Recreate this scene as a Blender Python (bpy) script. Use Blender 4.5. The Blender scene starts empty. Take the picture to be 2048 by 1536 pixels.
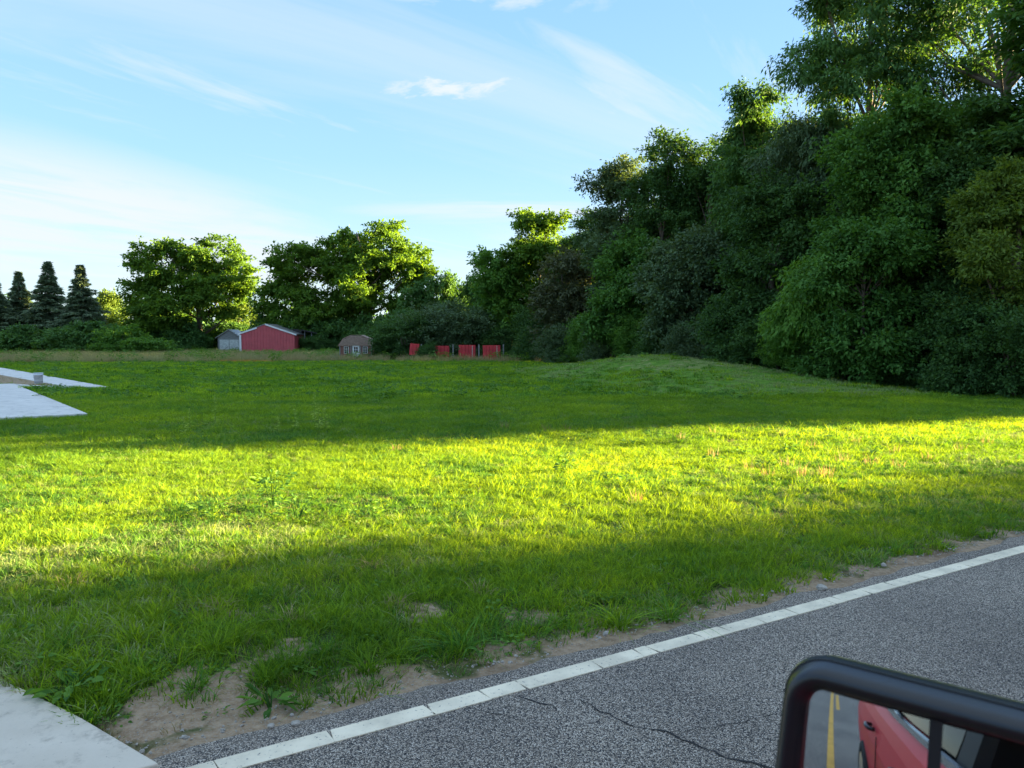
import bpy, bmesh, math, random
import numpy as np
from mathutils import Vector, Matrix

# ------------------------------------------------------------------ camera, light, exposure
S = bpy.context.scene
COL = S.collection
EYE = 1.65
cam_data = bpy.data.cameras.new('camera')
cam = bpy.data.objects.new('camera', cam_data)
COL.objects.link(cam)
cam_data.sensor_width = 36
cam_data.lens = 1540 / 2048 * 36
cam.location = (0, 0, EYE)
cam.rotation_euler = (math.radians(90 - 3.27), 0, 0)
cam_data.clip_start = 0.02
cam_data.clip_end = 3000
cam_data.dof.use_dof = True
cam_data.dof.focus_distance = 25
cam_data.dof.aperture_fstop = 17
S.camera = cam

SUN_AZ = 17.0      # degrees from +X towards +Y
SUN_EL = 9.0
world = bpy.data.worlds.new('World')
S.world = world
world.use_nodes = True
wn, wl = world.node_tree.nodes, world.node_tree.links
wn.clear()


def node(nt, kind, **kw):
    n = nt.nodes.new(kind)
    for k, v in kw.items():
        if k == 'ins':
            for kk, vv in v.items():
                n.inputs[kk].default_value = vv
        else:
            setattr(n, k, v)
    return n


def build_sky():
    nt = world.node_tree
    L = nt.links.new
    out = node(nt, 'ShaderNodeOutputWorld')
    bg = node(nt, 'ShaderNodeBackground', ins={'Strength': 0.08})
    L(bg.outputs[0], out.inputs[0])
    sky = node(nt, 'ShaderNodeTexSky', sky_type='NISHITA', sun_disc=False,
               sun_elevation=math.radians(SUN_EL), sun_rotation=math.radians(90 - SUN_AZ),
               altitude=200, air_density=1.0, dust_density=0.25, ozone_density=1.3)
    hs = node(nt, 'ShaderNodeHueSaturation', ins={'Hue': 0.508, 'Saturation': 1.12, 'Value': 1.0})
    L(sky.outputs[0], hs.inputs['Color'])
    # thin cirrus on a plane overhead: direction / height
    geo = node(nt, 'ShaderNodeNewGeometry')
    neg = node(nt, 'ShaderNodeVectorMath', operation='SCALE', ins={'Scale': -1.0})
    L(geo.outputs['Incoming'], neg.inputs[0])
    sep = node(nt, 'ShaderNodeSeparateXYZ')
    L(neg.outputs[0], sep.inputs[0])
    zz = node(nt, 'ShaderNodeMath', operation='MAXIMUM', ins={1: 0.0})
    L(sep.outputs['Z'], zz.inputs[0])
    za = node(nt, 'ShaderNodeMath', operation='ADD', ins={1: 0.10})
    L(zz.outputs[0], za.inputs[0])
    dx = node(nt, 'ShaderNodeMath', operation='DIVIDE')
    dy = node(nt, 'ShaderNodeMath', operation='DIVIDE')
    L(sep.outputs['X'], dx.inputs[0]); L(za.outputs[0], dx.inputs[1])
    L(sep.outputs['Y'], dy.inputs[0]); L(za.outputs[0], dy.inputs[1])
    pl = node(nt, 'ShaderNodeCombineXYZ')
    L(dx.outputs[0], pl.inputs[0]); L(dy.outputs[0], pl.inputs[1])

    def band(rot, scale, nscale, detail, lo, hi, distort=0.6, loc=(0, 0, 0)):
        mp = node(nt, 'ShaderNodeMapping')
        m0 = node(nt, 'ShaderNodeMapping')
        m0.inputs['Rotation'].default_value = (0, 0, math.radians(rot))
        mp.inputs['Scale'].default_value = scale
        mp.inputs['Location'].default_value = loc
        L(pl.outputs[0], m0.inputs[0])
        L(m0.outputs[0], mp.inputs[0])
        nz = node(nt, 'ShaderNodeTexNoise', ins={'Scale': nscale, 'Detail': detail, 'Roughness': 0.6, 'Distortion': distort})
        L(mp.outputs[0], nz.inputs['Vector'])
        r = node(nt, 'ShaderNodeMapRange', interpolation_type='SMOOTHSTEP', ins={'From Min': lo, 'From Max': hi})
        L(nz.outputs[0], r.inputs[0])
        return r.outputs[0]

    def mul(a, b):
        m = node(nt, 'ShaderNodeMath', operation='MULTIPLY')
        for i, s in enumerate((a, b)):
            if isinstance(s, (int, float)):
                m.inputs[i].default_value = s
            else:
                L(s, m.inputs[i])
        return m.outputs[0]

    def mx(a, b):
        m = node(nt, 'ShaderNodeMath', operation='MAXIMUM')
        L(a, m.inputs[0]); L(b, m.inputs[1])
        return m.outputs[0]

    def blob(cx, cy, rx, ry, rot, soft=1.0):
        mp = node(nt, 'ShaderNodeMapping', vector_type='POINT')
        sub = node(nt, 'ShaderNodeVectorMath', operation='SUBTRACT', ins={1: (cx, cy, 0)})
        L(pl.outputs[0], sub.inputs[0])
        L(sub.outputs[0], mp.inputs[0])
        mp.inputs['Rotation'].default_value = (0, 0, math.radians(rot))
        mp2 = node(nt, 'ShaderNodeVectorMath', operation='DIVIDE', ins={1: (rx, ry, 1)})
        L(mp.outputs[0], mp2.inputs[0])
        ln = node(nt, 'ShaderNodeVectorMath', operation='LENGTH')
        L(mp2.outputs[0], ln.inputs[0])
        r = node(nt, 'ShaderNodeMapRange', interpolation_type='SMOOTHSTEP', ins={'From Min': 1.0, 'From Max': 1.0 - soft, 'To Min': 0.0, 'To Max': 1.0})
        L(ln.outputs['Value'], r.inputs[0])
        return r.outputs[0]

    wisps = band(-52, (0.35, 1.6, 1), 1.7, 10, 0.46, 0.74, 0.7)
    haze = band(-45, (0.30, 0.9, 1), 0.9, 7, 0.40, 0.68, 0.5, (3, 1, 0))
    big = blob(-2.35, 3.95, 3.2, 1.75, -63, 0.55)
    streaky = band(-50, (0.45, 1.5, 1), 1.5, 11, 0.30, 0.60, 0.6, (1, 5, 0))
    fl = node(nt, 'ShaderNodeMapRange', ins={'To Min': 0.32, 'To Max': 1.0})
    L(streaky, fl.inputs[0])
    big = mul(big, fl.outputs[0])
    tex2 = band(20, (1.0, 1.5, 1), 5.0, 12, 0.40, 0.66, 0.35, (2.3, 2, 0))
    puff = mul(blob(-0.19, 2.33, 0.34, 0.20, 17, 0.7), tex2)
    puff2 = mul(blob(-0.08, 1.82, 0.50, 0.14, -8, 0.9), tex2)
    low = mul(blob(0.1, 3.75, 1.5, 0.45, 0, 0.9), band(0, (0.3, 2.2, 1), 1.5, 8, 0.35, 0.65))
    m = mx(mul(wisps, 0.62), mul(haze, 0.45))
    m = mx(m, mul(big, 0.95))
    m = mx(m, mul(puff, 0.95))
    m = mx(m, mul(puff2, 0.8))
    m = mx(m, mul(low, 0.8))
    fade = node(nt, 'ShaderNodeMapRange', ins={'From Min': 0.0, 'From Max': 0.08})
    L(sep.outputs['Z'], fade.inputs[0])
    m = mul(m, fade.outputs[0])
    veil = node(nt, 'ShaderNodeMath', operation='MAXIMUM', ins={1: 0.14})
    L(m, veil.inputs[0])
    m = veil.outputs[0]
    mix = node(nt, 'ShaderNodeMix', data_type='RGBA')
    L(m, mix.inputs['Factor'])
    # the clear sky: the Nishita sky evened out by a hazy blue that pales towards the horizon
    hz = node(nt, 'ShaderNodeValToRGB')
    e0 = hz.color_ramp.elements
    e0[0].position, e0[0].color = 0.0, (0.56, 0.75, 0.87, 1)
    e0[1].position, e0[1].color = 0.50, (0.15, 0.42, 0.98, 1)
    e1 = e0.new(0.22); e1.color = (0.26, 0.56, 0.96, 1)
    e2 = e0.new(0.75); e2.color = (0.55, 0.82, 1.15, 1)  # paler overhead, out of view, added to whiten the light in the shade
    e3 = e0.new(1.0); e3.color = (0.68, 0.88, 1.12, 1)
    L(zz.outputs[0], hz.inputs[0])
    even = node(nt, 'ShaderNodeMix', data_type='RGBA', ins={'Factor': 0.93})
    L(hs.outputs[0], even.inputs['A'])
    L(hz.outputs[0], even.inputs['B'])
    L(even.outputs['Result'], mix.inputs['A'])
    mix.inputs['B'].default_value = CLOUD
    L(mix.outputs['Result'], bg.inputs['Color'])


CLOUD = (0.74, 0.80, 0.87, 1)
build_sky()

sun_data = bpy.data.lights.new('sun', 'SUN')
sun_data.energy = 3.9
sun_data.angle = math.radians(0.5)
sun_data.color = (1.0, 0.77, 0.38)
sun = bpy.data.objects.new('sun', sun_data)
COL.objects.link(sun)
_sd = Vector((math.cos(math.radians(SUN_EL)) * math.cos(math.radians(SUN_AZ)),
              math.cos(math.radians(SUN_EL)) * math.sin(math.radians(SUN_AZ)),
              math.sin(math.radians(SUN_EL))))
sun.rotation_euler = _sd.to_track_quat('Z', 'Y').to_euler()

S.view_settings.view_transform = 'Standard'
S.view_settings.look = 'None'
S.view_settings.gamma = 1
S.view_settings.use_curve_mapping = False
S.view_settings.exposure = 3.92
S.cycles.max_bounces = 8
S.cycles.transparent_max_bounces = 8

# ------------------------------------------------------------------ helpers
RNG = np.random.default_rng(11)
FWD = np.array([0.85683, 0.51560])      # direction of the road
NRM = np.array([-0.51560, 0.85683])     # from the road's middle towards the field


def tag(o, label=None, cat=None, group=None, kind=None):
    if label: o['label'] = label
    if cat: o['category'] = cat
    if group: o['group'] = group
    if kind: o['kind'] = kind
    return o


def empty(name, loc=(0, 0, 0), rz=0.0, scale=(1, 1, 1)):
    o = bpy.data.objects.new(name, None)
    o.location = loc
    o.rotation_euler = (0, 0, rz)
    o.scale = scale
    o.empty_display_size = 0.2
    COL.objects.link(o)
    return o


def link(name, me, parent=None, link_it=True):
    o = bpy.data.objects.new(name, me)
    if link_it:
        COL.objects.link(o)
    if parent is not None:
        o.parent = parent
    return o


def mesh_from(name, verts, faces, mat, tint=None, smooth=False):
    """verts (n,3), faces list of tuples or an (m,4)/(m,3) array; tint one value per face"""
    me = bpy.data.meshes.new(name)
    verts = np.asarray(verts, dtype=np.float32)
    if isinstance(faces, np.ndarray):
        k = faces.shape[1]
        m = faces.shape[0]
        me.vertices.add(len(verts))
        me.vertices.foreach_set('co', verts.ravel())
        me.loops.add(m * k)
        me.loops.foreach_set('vertex_index', faces.astype(np.int32).ravel())
        me.polygons.add(m)
        me.polygons.foreach_set('loop_start', np.arange(0, m * k, k, dtype=np.int32))
        me.update(calc_edges=True)
    else:
        me.from_pydata([tuple(map(float, v)) for v in verts], [], faces)
        me.update()
    if smooth:
        me.polygons.foreach_set('use_smooth', [True] * len(me.polygons))
    if mat is not None:
        for mm in (mat if isinstance(mat, (list, tuple)) else [mat]):
            me.materials.append(mm)
    if tint is not None:
        at = me.attributes.new('tint', 'FLOAT', 'FACE')
        at.data.foreach_set('value', np.asarray(tint, dtype=np.float32))
    return me


class MB:
    """collects simple solids into one mesh"""
    def __init__(self):
        self.v, self.f = [], []

    def add(self, vs, fs):
        b = len(self.v)
        self.v += [tuple(p) for p in vs]
        self.f += [tuple(i + b for i in f) for f in fs]
        return self

    def box(self, x0, x1, y0, y1, z0, z1):
        vs = [(x0, y0, z0), (x1, y0, z0), (x1, y1, z0), (x0, y1, z0), (x0, y0, z1), (x1, y0, z1), (x1, y1, z1), (x0, y1, z1)]
        return self.add(vs, [(0, 3, 2, 1), (4, 5, 6, 7), (0, 1, 5, 4), (1, 2, 6, 5), (2, 3, 7, 6), (3, 0, 4, 7)])

    def prism(self, poly, z0, z1):
        n = len(poly)
        vs = [(x, y, z0) for x, y in poly] + [(x, y, z1) for x, y in poly]
        fs = [tuple(range(n - 1, -1, -1)), tuple(range(n, 2 * n))] + [(i, (i + 1) % n, n + (i + 1) % n, n + i) for i in range(n)]
        return self.add(vs, fs)

    def prism_y(self, poly, y0, y1):     # poly in x, z
        n = len(poly)
        vs = [(x, y0, z) for x, z in poly] + [(x, y1, z) for x, z in poly]
        fs = [tuple(range(n)), tuple(range(2 * n - 1, n - 1, -1))] + [((i + 1) % n, i, n + i, n + (i + 1) % n) for i in range(n)]
        return self.add(vs, fs)

    def tube(self, pts, rad, sides=8, cap=True):
        pts = [Vector(p) for p in pts]
        b0 = len(self.v)
        n = len(pts)
        rad = rad if hasattr(rad, '__len__') else [rad] * n
        for i, p in enumerate(pts):
            d = (pts[min(i + 1, n - 1)] - pts[max(i - 1, 0)]).normalized()
            a = d.orthogonal().normalized() if i == 0 else (a - d * a.dot(d)).normalized()
            b = d.cross(a)
            for k in range(sides):
                t = 2 * math.pi * k / sides
                self.v.append(tuple(p + (a * math.cos(t) + b * math.sin(t)) * rad[i]))
        for i in range(n - 1):
            for k in range(sides):
                k2 = (k + 1) % sides
                self.f.append((b0 + i * sides + k, b0 + i * sides + k2, b0 + (i + 1) * sides + k2, b0 + (i + 1) * sides + k))
        if cap:
            self.f.append(tuple(b0 + k for k in range(sides - 1, -1, -1)))
            self.f.append(tuple(b0 + (n - 1) * sides + k for k in range(sides)))
        return self

    def lathe(self, prof, sides=24, close=False):
        b0 = len(self.v)
        for r, z in prof:
            for k in range(sides):
                t = 2 * math.pi * k / sides
                self.v.append((r * math.cos(t), r * math.sin(t), z))
        for i in range(len(prof) - 1):
            for k in range(sides):
                k2 = (k + 1) % sides
                self.f.append((b0 + i * sides + k, b0 + i * sides + k2, b0 + (i + 1) * sides + k2, b0 + (i + 1) * sides + k))
        return self

    def build(self, name, mat, parent=None, smooth=False, bevel=0.0):
        me = mesh_from(name, self.v, self.f, mat, smooth=smooth)
        o = link(name, me, parent)
        if bevel:
            m = o.modifiers.new('bevel', 'BEVEL')
            m.width = bevel
            m.segments = 2
            m.limit_method = 'ANGLE'
        return o


DRIVE = [(-1.36, 2.88), (-1.86, 3.24), (-2.48, 3.64), (-3.6, 4.45), (-6.2, 6.4), (-8.5, 8.6), (-15.0, 8.6), (-13.7, -4.45)]


def vnoise(x, y, scale=1.0, seed=0):
    x = np.asarray(x, dtype=np.float64) * scale + seed * 17.31
    y = np.asarray(y, dtype=np.float64) * scale + seed * 9.77
    xi, yi = np.floor(x), np.floor(y)
    fx, fy = x - xi, y - yi
    fx, fy = fx * fx * (3 - 2 * fx), fy * fy * (3 - 2 * fy)
    def h(a, b):
        s = np.sin(a * 127.1 + b * 311.7 + seed * 74.7) * 43758.5453
        return s - np.floor(s)
    return (h(xi, yi) * (1 - fx) + h(xi + 1, yi) * fx) * (1 - fy) + (h(xi, yi + 1) * (1 - fx) + h(xi + 1, yi + 1) * fx) * fy


def fbm(x, y, scale=1.0, seed=0, octaves=3):
    r, a, t = 0, 1.0, 0
    for i in range(octaves):
        r = r + a * vnoise(x, y, scale * 2 ** i, seed + i * 3)
        t += a
        a *= 0.5
    return r / t


def sstep(a, b, x):
    k = np.clip((x - a) / (b - a), 0, 1)
    return k * k * (3 - 2 * k)


def road_t(x, y):
    return x * NRM[0] + y * NRM[1]


def road_f(x, y):
    return x * FWD[0] + y * FWD[1]


def mound(x, y):
    cx, cy = 6.6, 33.0
    ax = np.array([-0.34, 0.94])
    px_, py_ = np.array([0.94, 0.34])
    a = (x - cx) * ax[0] + (y - cy) * ax[1]
    b = (x - cx) * px_ + (y - cy) * py_
    d = np.sqrt((a / 14.5) ** 2 + (b / 6.2) ** 2)
    return 0.84 * (1 - sstep(0.05, 1.0, d))


def height(x, y):
    x = np.asarray(x, dtype=np.float64)
    y = np.asarray(y, dtype=np.float64)
    t = road_t(x, y)
    field = sstep(3.22, 4.3, t) + sstep(-3.5, -4.6, t)
    z = -0.035 + 0.045 * field
    z = z + field * 0.05 * (fbm(x, y, 0.25, 2) - 0.5)
    z = z + 0.02 * field * (vnoise(x, y, 1.3, 5) - 0.5)
    z = z + mound(x, y) + mound(x, y) * (0.25 * (vnoise(x, y, 0.45, 8) - 0.5) + 0.16 * (vnoise(x, y, 1.3, 9) - 0.5))
    z = z - 0.08 * inpoly(x, y, DRIVE)
    return z


def inpoly(x, y, poly):
    x = np.asarray(x); y = np.asarray(y)
    c = np.zeros(x.shape, bool)
    n = len(poly)
    for i in range(n):
        x1, y1 = poly[i]; x2, y2 = poly[(i + 1) % n]
        cond = ((y1 > y) != (y2 > y))
        xi = (x2 - x1) * (y - y1) / ((y2 - y1) if y2 != y1 else 1e-9) + x1
        c ^= cond & (x < xi)
    return c


# ------------------------------------------------------------------ materials
def new_mat(name):
    m = bpy.data.materials.new(name)
    m.use_nodes = True
    m.node_tree.nodes.clear()
    out = node(m.node_tree, 'ShaderNodeOutputMaterial')
    return m, m.node_tree, out


def ramp(nt, fac, stops, interp='LINEAR'):
    r = node(nt, 'ShaderNodeValToRGB')
    r.color_ramp.interpolation = interp
    el = r.color_ramp.elements
    while len(el) > 1:
        el.remove(el[-1])
    el[0].position, el[0].color = stops[0][0], (*stops[0][1], 1)
    for p, c in stops[1:]:
        e = el.new(p)
        e.color = (*c, 1)
    nt.links.new(fac, r.inputs[0])
    return r.outputs[0]


def mixc(nt, fac, a, b, blend='MIX'):
    m = node(nt, 'ShaderNodeMix', data_type='RGBA', blend_type=blend)
    for s, v in (('Factor', fac), ('A', a), ('B', b)):
        if isinstance(v, (int, float)):
            m.inputs[s].default_value = v
        elif isinstance(v, tuple):
            m.inputs[s].default_value = (*v, 1)
        else:
            nt.links.new(v, m.inputs[s])
    return m.outputs['Result']


def math_n(nt, op, a, b=None, clamp=False):
    m = node(nt, 'ShaderNodeMath', operation=op, use_clamp=clamp)
    for i, v in enumerate((a, b)):
        if v is None: continue
        if isinstance(v, (int, float)):
            m.inputs[i].default_value = v
        else:
            nt.links.new(v, m.inputs[i])
    return m.outputs[0]


def noise(nt, vec, scale, detail=4, rough=0.55, dist=0.0):
    n = node(nt, 'ShaderNodeTexNoise', ins={'Scale': scale, 'Detail': detail, 'Roughness': rough, 'Distortion': dist})
    if vec is not None:
        nt.links.new(vec, n.inputs['Vector'])
    return n.outputs[0]


def mrange(nt, v, a, b, c=0.0, d=1.0):
    m = node(nt, 'ShaderNodeMapRange', interpolation_type='SMOOTHSTEP', ins={'From Min': a, 'From Max': b, 'To Min': c, 'To Max': d})
    nt.links.new(v, m.inputs[0])
    return m.outputs[0]


def simple(name, color, rough=0.6, var=0.12, scale=6.0, metal=0.0, bump=0.0, bscale=40.0, dark=None, coat=0.0, stretch=None):
    m, nt, out = new_mat(name)
    tc = node(nt, 'ShaderNodeTexCoord')
    vec = tc.outputs['Object']
    if stretch:
        mp = node(nt, 'ShaderNodeMapping')
        mp.inputs['Scale'].default_value = stretch
        nt.links.new(vec, mp.inputs[0])
        vec = mp.outputs[0]
    nz = noise(nt, vec, scale, 6)
    c2 = dark if dark else tuple(c * (1 - var * 2) for c in color)
    col = ramp(nt, nz, [(0.3, c2), (0.65, color)])
    b = node(nt, 'ShaderNodeBsdfPrincipled', ins={'Roughness': rough, 'Metallic': metal, 'Coat Weight': coat})
    nt.links.new(col, b.inputs['Base Color'])
    if bump:
        bn = noise(nt, tc.outputs['Object'], bscale, 4)
        bp = node(nt, 'ShaderNodeBump', ins={'Strength': bump, 'Distance': 0.01})
        nt.links.new(bn, bp.inputs['Height'])
        nt.links.new(bp.outputs[0], b.inputs['Normal'])
    nt.links.new(b.outputs[0], out.inputs[0])
    return m


def leaf_mat(name, dark, light, trans, tmix=0.35, patch=0.0, rough=0.7, inst=True):
    m, nt, out = new_mat(name)
    at = node(nt, 'ShaderNodeAttribute', attribute_name='tint')
    geo = node(nt, 'ShaderNodeNewGeometry')
    col = ramp(nt, at.outputs['Fac'], [(0.0, dark), (1.0, light)])
    if patch:
        p = noise(nt, geo.outputs['Position'], patch, 3)
        pc = ramp(nt, p, [(0.3, (0.62, 0.72, 0.72)), (0.5, (1, 1, 1)), (0.72, (1.25, 1.10, 0.85))])
        col = mixc(nt, 1.0, col, pc, 'MULTIPLY')
        p2 = noise(nt, geo.outputs['Position'], patch * 0.28, 5, 0.65)
        col = mixc(nt, 1.0, col, ramp(nt, p2, [(0.36, (0.60, 0.72, 0.80)), (0.5, (1, 1, 1)), (0.64, (1.35, 1.2, 0.9))]), 'MULTIPLY')
    b = node(nt, 'ShaderNodeBsdfPrincipled', ins={'Roughness': rough, 'Specular IOR Level': 0.2})
    nt.links.new(col, b.inputs['Base Color'])
    tr = node(nt, 'ShaderNodeBsdfTranslucent')
    tcol = mixc(nt, 1.0, col, trans, 'MULTIPLY')
    nt.links.new(tcol, tr.inputs[0])
    mx = node(nt, 'ShaderNodeMixShader', ins={0: tmix})
    nt.links.new(b.outputs[0], mx.inputs[1])
    nt.links.new(tr.outputs[0], mx.inputs[2])
    nt.links.new(mx.outputs[0], out.inputs[0])
    return m


TR = (1.7, 1.5, 0.5)
M = {}
M['leaf_wood'] = leaf_mat('leaf_wood', (0.030, 0.088, 0.024), (0.112, 0.235, 0.055), TR, 0.3)
M['leaf_shade'] = leaf_mat('leaf_shade', (0.022, 0.066, 0.018), (0.080, 0.172, 0.040), TR, 0.3)  # leaf_wood darkened: the shade of the woods put into the colour
M['leaf_mid'] = leaf_mat('leaf_mid', (0.036, 0.110, 0.022), (0.105, 0.235, 0.040), TR, 0.3)
M['leaf_grey'] = leaf_mat('leaf_grey', (0.048, 0.092, 0.040), (0.120, 0.190, 0.085), TR, 0.25)
M['leaf_brown'] = leaf_mat('leaf_brown', (0.052, 0.075, 0.032), (0.135, 0.150, 0.075), TR, 0.25)
M['leaf_bright'] = leaf_mat('leaf_bright', (0.050, 0.140, 0.022), (0.130, 0.27, 0.040), TR, 0.35)
M['leaf_yellow'] = leaf_mat('leaf_yellow', (0.062, 0.120, 0.020), (0.165, 0.245, 0.040), TR, 0.35)
M['leaf_walnut'] = leaf_mat('leaf_walnut', (0.050, 0.120, 0.016), (0.135, 0.25, 0.030), TR, 0.4)
M['needle'] = leaf_mat('needle', (0.085, 0.14, 0.080), (0.20, 0.27, 0.15), (1, 1, 0.6), 0.3)
M['bark'] = simple('bark', (0.16, 0.125, 0.095), 0.9, 0.25, 3, bump=0.6, bscale=12, stretch=(4, 4, 0.7))
M['bark_pale'] = simple('bark_pale', (0.30, 0.25, 0.20), 0.9, 0.25, 3, bump=0.6, bscale=12, stretch=(4, 4, 0.7))
M['grass'] = leaf_mat('grass', (0.052, 0.145, 0.014), (0.31, 0.49, 0.032), (1.7, 1.4, 0.3), 0.45, patch=0.55)
M['grass_dark'] = leaf_mat('grass_dark', (0.035, 0.12, 0.022), (0.17, 0.36, 0.045), (1.5, 1.4, 0.4), 0.4, patch=0.6)
M['grass_dry'] = leaf_mat('grass_dry', (0.22, 0.17, 0.075), (0.46, 0.38, 0.19), (1.2, 1.1, 0.7), 0.3)
M['grass_grey'] = leaf_mat('grass_grey', (0.14, 0.21, 0.06), (0.38, 0.44, 0.18), (1.2, 1.1, 0.7), 0.3)
M['grass_tall'] = leaf_mat('grass_tall', (0.18, 0.22, 0.07), (0.50, 0.44, 0.22), (1.2, 1.1, 0.7), 0.3, patch=0.12)
M['grass_sunlit'] = leaf_mat('grass_sunlit', (0.42, 0.17, 0.04), (0.75, 0.36, 0.10), (1.1, 1.0, 0.7), 0.3)  # dry grass with low sunlight put into its colour
M['stalk_red'] = leaf_mat('stalk_red', (0.26, 0.16, 0.08), (0.46, 0.33, 0.18), (1.2, 1.1, 0.7), 0.3)
M['stalk_sunlit'] = leaf_mat('stalk_sunlit', (0.16, 0.27, 0.05), (0.42, 0.55, 0.14), TR, 0.35)  # lightened: sunlight put into the colour of the tall weeds
M['weed'] = leaf_mat('weed', (0.045, 0.13, 0.020), (0.14, 0.28, 0.040), TR, 0.35)


def ground_mat():
    m, nt, out = new_mat('lawn_soil')
    L = nt.links.new
    geo = node(nt, 'ShaderNodeNewGeometry')
    pos = geo.outputs['Position']
    dot = node(nt, 'ShaderNodeVectorMath', operation='DOT_PRODUCT', ins={1: (NRM[0], NRM[1], 0)})
    L(pos, dot.inputs[0])
    sep = node(nt, 'ShaderNodeSeparateXYZ')
    L(pos, sep.inputs[0])
    n1 = noise(nt, pos, 0.5, 5)
    n2 = noise(nt, pos, 3.5, 6)
    n3 = noise(nt, pos, 22, 5)
    n4 = noise(nt, pos, 90, 3)
    grass = ramp(nt, n2, [(0.25, (0.045, 0.110, 0.014)), (0.5, (0.095, 0.205, 0.020)), (0.75, (0.16, 0.27, 0.035))])
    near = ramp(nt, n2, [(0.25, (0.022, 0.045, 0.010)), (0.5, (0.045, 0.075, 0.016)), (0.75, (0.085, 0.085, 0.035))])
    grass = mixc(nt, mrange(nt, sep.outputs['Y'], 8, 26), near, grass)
    soil = ramp(nt, n3, [(0.25, (0.18, 0.118, 0.070)), (0.55, (0.32, 0.225, 0.140)), (0.8, (0.43, 0.32, 0.21))])
    soil = mixc(nt, mrange(nt, n4, 0.45, 0.75), soil, (0.34, 0.28, 0.21))
    soil = mixc(nt, mrange(nt, n1, 0.52, 0.66), soil, mixc(nt, 1.0, soil, (0.45, 0.42, 0.42), 'MULTIPLY'))
    # soil by the road edge, and bare patches in the turf
    edge = math_n(nt, 'ADD', dot.outputs['Value'], math_n(nt, 'MULTIPLY', math_n(nt, 'SUBTRACT', n2, 0.5), 1.6))
    e = mrange(nt, edge, 3.42, 3.66, 1.0, 0.0)
    at = node(nt, 'ShaderNodeAttribute', attribute_name='bare')
    bz = math_n(nt, 'ADD', at.outputs['Fac'], math_n(nt, 'MULTIPLY', math_n(nt, 'SUBTRACT', n2, 0.5), 0.9))
    bz = math_n(nt, 'ADD', bz, math_n(nt, 'MULTIPLY', math_n(nt, 'SUBTRACT', n3, 0.5), 0.7))
    e = math_n(nt, 'MAXIMUM', e, mrange(nt, bz, 0.45, 0.85))
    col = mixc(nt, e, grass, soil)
    # tall dry grass strip far away
    y = math_n(nt, 'ADD', sep.outputs['Y'], math_n(nt, 'MULTIPLY', n1, 4.0))
    dry = math_n(nt, 'MULTIPLY', mrange(nt, y, 56, 61), 0.7)
    col = mixc(nt, dry, col, (0.16, 0.14, 0.06))
    b = node(nt, 'ShaderNodeBsdfPrincipled', ins={'Roughness': 0.95, 'Specular IOR Level': 0.1})
    L(col, b.inputs['Base Color'])
    bp = node(nt, 'ShaderNodeBump', ins={'Strength': 0.7, 'Distance': 0.02})
    L(n3, bp.inputs['Height'])
    L(bp.outputs[0], b.inputs['Normal'])
    L(b.outputs[0], out.inputs[0])
    return m


def asphalt_mat():
    m, nt, out = new_mat('asphalt')
    L = nt.links.new
    geo = node(nt, 'ShaderNodeNewGeometry')
    pos = geo.outputs['Position']
    vo = node(nt, 'ShaderNodeTexVoronoi', ins={'Scale': 185.0})
    L(pos, vo.inputs['Vector'])
    sepc = node(nt, 'ShaderNodeSeparateColor')
    L(vo.outputs['Color'], sepc.inputs[0])
    agg = ramp(nt, sepc.outputs[0], [(0.0, (0.105, 0.086, 0.064)), (0.35, (0.265, 0.218, 0.165)), (0.7, (0.42, 0.352, 0.272)), (1.0, (0.68, 0.60, 0.49))])
    gap = mrange(nt, vo.outputs['Distance'], 0.35, 0.75)
    agg = mixc(nt, gap, agg, (0.018, 0.018, 0.020))
    big = noise(nt, pos, 0.9, 5)
    agg = mixc(nt, 1.0, agg, ramp(nt, big, [(0.3, (0.78, 0.78, 0.80)), (0.7, (1.2, 1.2, 1.2))]), 'MULTIPLY')
    dust = noise(nt, pos, 4, 5)
    dot = node(nt, 'ShaderNodeVectorMath', operation='DOT_PRODUCT', ins={1: (NRM[0], NRM[1], 0)})
    L(pos, dot.inputs[0])
    de = math_n(nt, 'ADD', dot.outputs['Value'], math_n(nt, 'MULTIPLY', dust, 0.30))
    agg = mixc(nt, math_n(nt, 'MULTIPLY', mrange(nt, de, 3.30, 3.54), 0.75), agg, (0.20, 0.165, 0.125))
    b = node(nt, 'ShaderNodeBsdfPrincipled', ins={'Roughness': 0.8, 'Specular IOR Level': 0.4})
    L(agg, b.inputs['Base Color'])
    bp = node(nt, 'ShaderNodeBump', ins={'Strength': 0.55, 'Distance': 0.006})
    bp.invert = True
    L(vo.outputs['Distance'], bp.inputs['Height'])
    L(bp.outputs[0], b.inputs['Normal'])
    L(b.outputs[0], out.inputs[0])
    return m


def paint_mat(name, color, wear=0.60):
    m, nt, out = new_mat(name)
    L = nt.links.new
    geo = node(nt, 'ShaderNodeNewGeometry')
    n1 = noise(nt, geo.outputs['Position'], 60, 6, 0.7)
    n2 = noise(nt, geo.outputs['Position'], 5, 4)
    col = mixc(nt, mrange(nt, n2, 0.3, 0.75), color, tuple(c * 0.68 for c in color))
    col = mixc(nt, mrange(nt, n1, wear, wear + 0.07), col, (0.12, 0.12, 0.12))
    b = node(nt, 'ShaderNodeBsdfPrincipled', ins={'Roughness': 0.7})
    L(col, b.inputs['Base Color'])
    bp = node(nt, 'ShaderNodeBump', ins={'Strength': 0.3, 'Distance': 0.003})
    L(n1, bp.inputs['Height'])
    L(bp.outputs[0], b.inputs['Normal'])
    L(b.outputs[0], out.inputs[0])
    return m


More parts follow.
